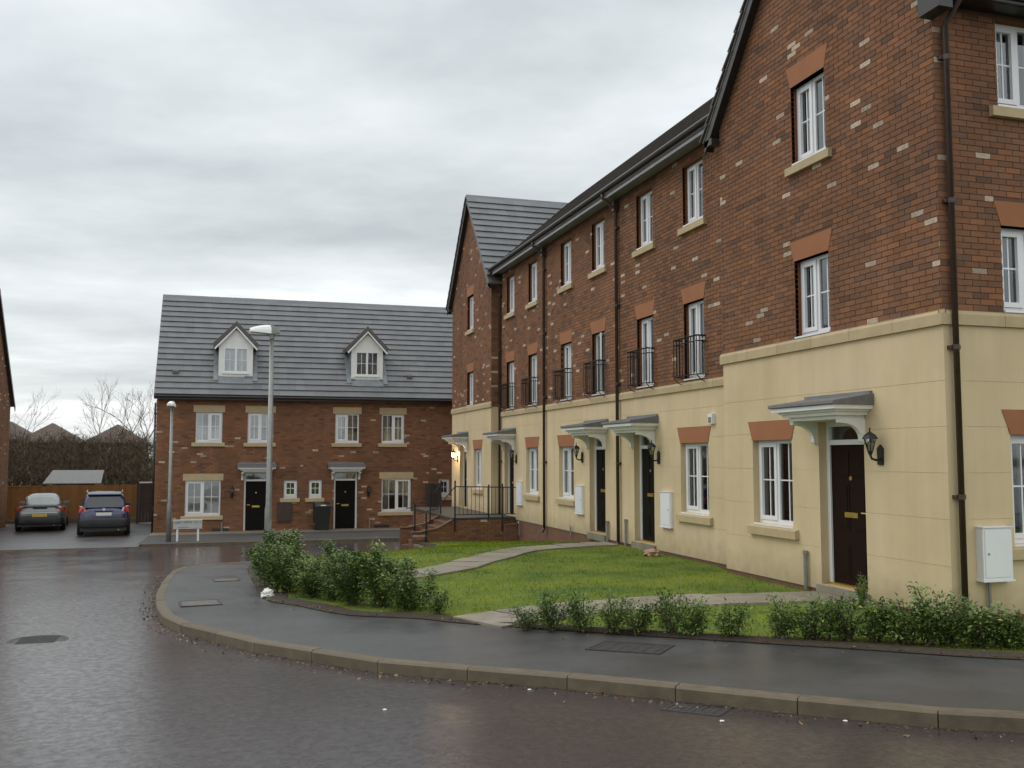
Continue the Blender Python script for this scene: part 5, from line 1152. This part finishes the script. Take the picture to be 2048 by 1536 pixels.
def car(name, label, loc, rz, kind):
    t = thing(name, label, 'car', (0, 0, 0), 'cars parked by the fence'); hatch = kind == 'hatch'; paint = 'car_blue' if hatch else 'car_silver'
    if hatch:
        lower = [(0, .70, .42, .86), (.05, .80, .32, .99), (.16, .85, .27, 1.03), (.5, .88, .24, 1.04), (1.4, .885, .22, 1.02), (2.6, .885, .22, 1.0), (3.2, .87, .24, .98), (3.75, .83, .26, .88), (4.12, .74, .3, .74), (4.22, .6, .38, .62)]
        cab = [(.10, .70, 1.02, 1.06), (.26, .735, .95, 1.34), (.36, .70, .95, 1.52), (.62, .68, .95, 1.58), (1.5, .685, .95, 1.60), (2.0, .67, .95, 1.57), (2.45, .65, .95, 1.36), (2.95, .66, .93, 1.05), (3.1, .6, .92, .98)]
    else:
        lower = [(0, .72, .42, .84), (.05, .82, .32, .95), (.16, .86, .27, .99), (.5, .89, .24, 1.0), (1.4, .90, .22, .98), (2.8, .90, .22, .96), (3.5, .88, .24, .93), (4.1, .85, .26, .86), (4.5, .76, .3, .74), (4.6, .62, .38, .62)]
        cab = [(.72, .6, .93, .99), (.95, .66, .93, 1.08), (1.35, .63, .93, 1.34), (1.6, .60, .93, 1.40), (2.2, .61, .93, 1.43), (2.6, .61, .93, 1.40), (3.0, .63, .92, 1.2), (3.45, .66, .9, .95), (3.55, .6, .9, .93)]
    loft([section(y, hw, zb, zt) for y, hw, zb, zt in lower], 20).build('body', paint, t, smooth=True)
    roof = loft([section(y, hw + .0, zb, zt, ex=5, tuck=.8) for y, hw, zb, zt in cab], 20).build('cabin', paint, t, smooth=True)
    def panel(pts, matn, nm, par=t, th_=.012):
        p = [Vector(q) for q in pts]; n = (p[1] - p[0]).cross(p[2] - p[0]).normalized(); c_ = sum(p, Vector()) / len(p)
        if n.dot(c_ - Vector((0, 1.9, .9))) < 0: n = -n
        b = MB(); b.prism([q - n * th_ for q in p], [q + n * th_ for q in p]); return b.build(nm, matn, par)
    if hatch:
        panel([(-.60, .135, 1.10), (.60, .135, 1.10), (.53, .325, 1.45), (-.53, .325, 1.45)], 'car_glass', 'rear_window')
        b = MB(); b.prism([(-.55, .24, 1.50), (.55, .24, 1.50), (.58, .5, 1.53), (-.58, .5, 1.53)], [(-.54, .25, 1.535), (.54, .25, 1.535), (.58, .5, 1.60), (-.58, .5, 1.60)]); b.build('roof_spoiler', paint, roof)
        for s in (-1, 1):
            b = MB(); b.prism([(s * .60, .05, .86), (s * .84, .12, .86), (s * .80, .14, 1.08), (s * .66, .05, 1.06)], [(s * .60, .20, .86), (s * .90, .34, .90), (s * .84, .3, 1.10), (s * .66, .2, 1.08)]); tl = b.build('tail_light', 'tail_red', t)
            b = MB(); b.prism([(s * .575, .03, .88), (s * .64, .045, .88), (s * .69, .045, 1.05), (s * .64, .035, 1.05)], [(s * .575, .1, .88), (s * .64, .1, .88), (s * .69, .1, 1.05), (s * .64, .1, 1.05)]); b.build('indicator', 'tail_amber' if s < 0 else 'lamp_white', tl)
            panel([(s * .70, .55, 1.06), (s * .70, 2.6, 1.04), (s * .60, 2.15, 1.44), (s * .585, .75, 1.48)], 'car_glass', 'side_window')
            b = MB(); b.tube([(s * .60, .5, 1.60), (s * .60, 1.2, 1.635), (s * .59, 2.0, 1.60)], .02, 6); b.build('roof_rail', 'chrome', roof)
        b = MB(); b.box(-.26, .26, -.012, .02, .76, .87); b.build('number_plate', 'plate_white', t)
        b = MB(); b.box(-.3, .3, -.02, .03, .895, .93); b.build('tailgate_handle', 'car_dark', t)
        b = MB(); b.lathe((0, -.01, .98), [(.05, -.02), (.05, .03)], 12, 'y'); b.build('badge', 'chrome', t)
        bp = loft([section(y, hw, zb, zt, ex=6, tuck=1) for y, hw, zb, zt in ((-.06, .66, .36, .60), (-.04, .80, .32, .68), (.2, .875, .28, .68), (.34, .885, .28, .64))], 20); bp.build('rear_bumper', 'car_dark', t, smooth=True)
    else:
        panel([(-.56, .97, 1.01), (.56, .97, 1.01), (.47, 1.37, 1.36), (-.47, 1.37, 1.36)], 'car_glass_light', 'rear_window')
        b = MB(); b.prism([(-.74, .03, .965), (.74, .03, .965), (.78, .2, .985), (-.78, .2, .985)], [(-.73, .03, 1.02), (.73, .03, 1.02), (.78, .2, 1.015), (-.78, .2, 1.015)]); b.build('boot_lip', paint, t)
        b = MB(); b.box(-.25, .25, -.025, .05, .91, .935); b.build('boot_handle', 'car_dark', t)
        for s in (-1, 1):
            b = MB(); b.prism([(s * .5, .01, .76), (s * .80, .06, .76), (s * .83, .09, .92), (s * .56, .02, .92)], [(s * .5, .12, .76), (s * .90, .3, .78), (s * .88, .28, .92), (s * .56, .12, .92)]); b.build('tail_light', 'tail_red', t)
            panel([(s * .67, 1.25, 1.0), (s * .67, 3.1, .98), (s * .585, 2.65, 1.3), (s * .575, 1.7, 1.33)], 'car_glass', 'side_window')
        b = MB(); b.box(-.26, .26, -.075, -.03, .58, .69); b.build('number_plate', 'plate_yellow', t)
        b = MB(); b.box(-.62, .62, -.07, .02, .715, .745); b.build('chrome_strip', 'chrome', t)
        bp = loft([section(y, hw, zb, zt, ex=6, tuck=1) for y, hw, zb, zt in ((-.07, .68, .3, .56), (-.05, .82, .28, .60), (.2, .885, .26, .60), (.36, .895, .26, .56))], 20); bp.build('rear_bumper', 'car_dark', t, smooth=True)
    panel([(-.58, 2.62 if hatch else 3.12, 1.36 if hatch else 1.18), (.58, 2.62 if hatch else 3.12, 1.36 if hatch else 1.18), (.63, 3.02 if hatch else 3.5, 1.08 if hatch else .98), (-.63, 3.02 if hatch else 3.5, 1.08 if hatch else .98)], 'car_glass', 'windscreen')
    b = MB(); b.box(-.78, .78, .02, .3, .2, .34); b.build('underside', 'car_dark', t)
    ly = (.85, 3.35) if hatch else (.95, 3.65)
    for yy in ly:
        for s in (-1, 1):
            b = MB(); b.lathe((s * .80 - .1, yy, .31), [(.2, 0), (.28, .0), (.31, .03), (.31, .17), (.28, .2), (.2, .2)], 22, 'x'); w_ = b.build('wheel', 'tyre', t, smooth=False)
            b = MB(); b.lathe((s * .80 - .102, yy, .31), [(.19, 0), (.2, .204)], 16, 'x'); b.build('rim', 'rim', w_)
    for s in (-1, 1):
        b = MB(); my = 2.75 if hatch else 3.15; b.prism([(s * .70, my, .96), (s * .96, my, .98), (s * .95, my, 1.08), (s * .70, my, 1.05)], [(s * .70, my + .12, .96), (s * .92, my + .12, .99), (s * .92, my + .12, 1.06), (s * .70, my + .12, 1.04)]); b.build('wing_mirror', paint, t)
        b = MB(); b.box(s * .885 - .015, s * .885 + .015, 1.45, 1.65, .86, .89); b.build('door_handle', paint, t)
    b = MB(); b.box(-.8, -.4, 4.0, 4.12, .6, .72); b.box(.4, .8, 4.0, 4.12, .6, .72); b.build('headlight', 'lamp_white', t)
    b = MB(); b.tube([(.5, .02, .24), (.5, .3, .24)], .03, 8); b.build('exhaust_pipe', 'chrome', t)
    t.location = loc; t.rotation_euler = (0, 0, rz); return t
car('parked_car', 'dark blue hatchback with pale number plate parked rear outward by the fence', (-4.05, 37.6, zg(37.6) + .003), R(5), 'hatch')
car('parked_car', 'silver saloon with yellow number plate parked at the left of the blue car', (-6.75, 41.2, zg(41.2) + .003), R(6), 'saloon')
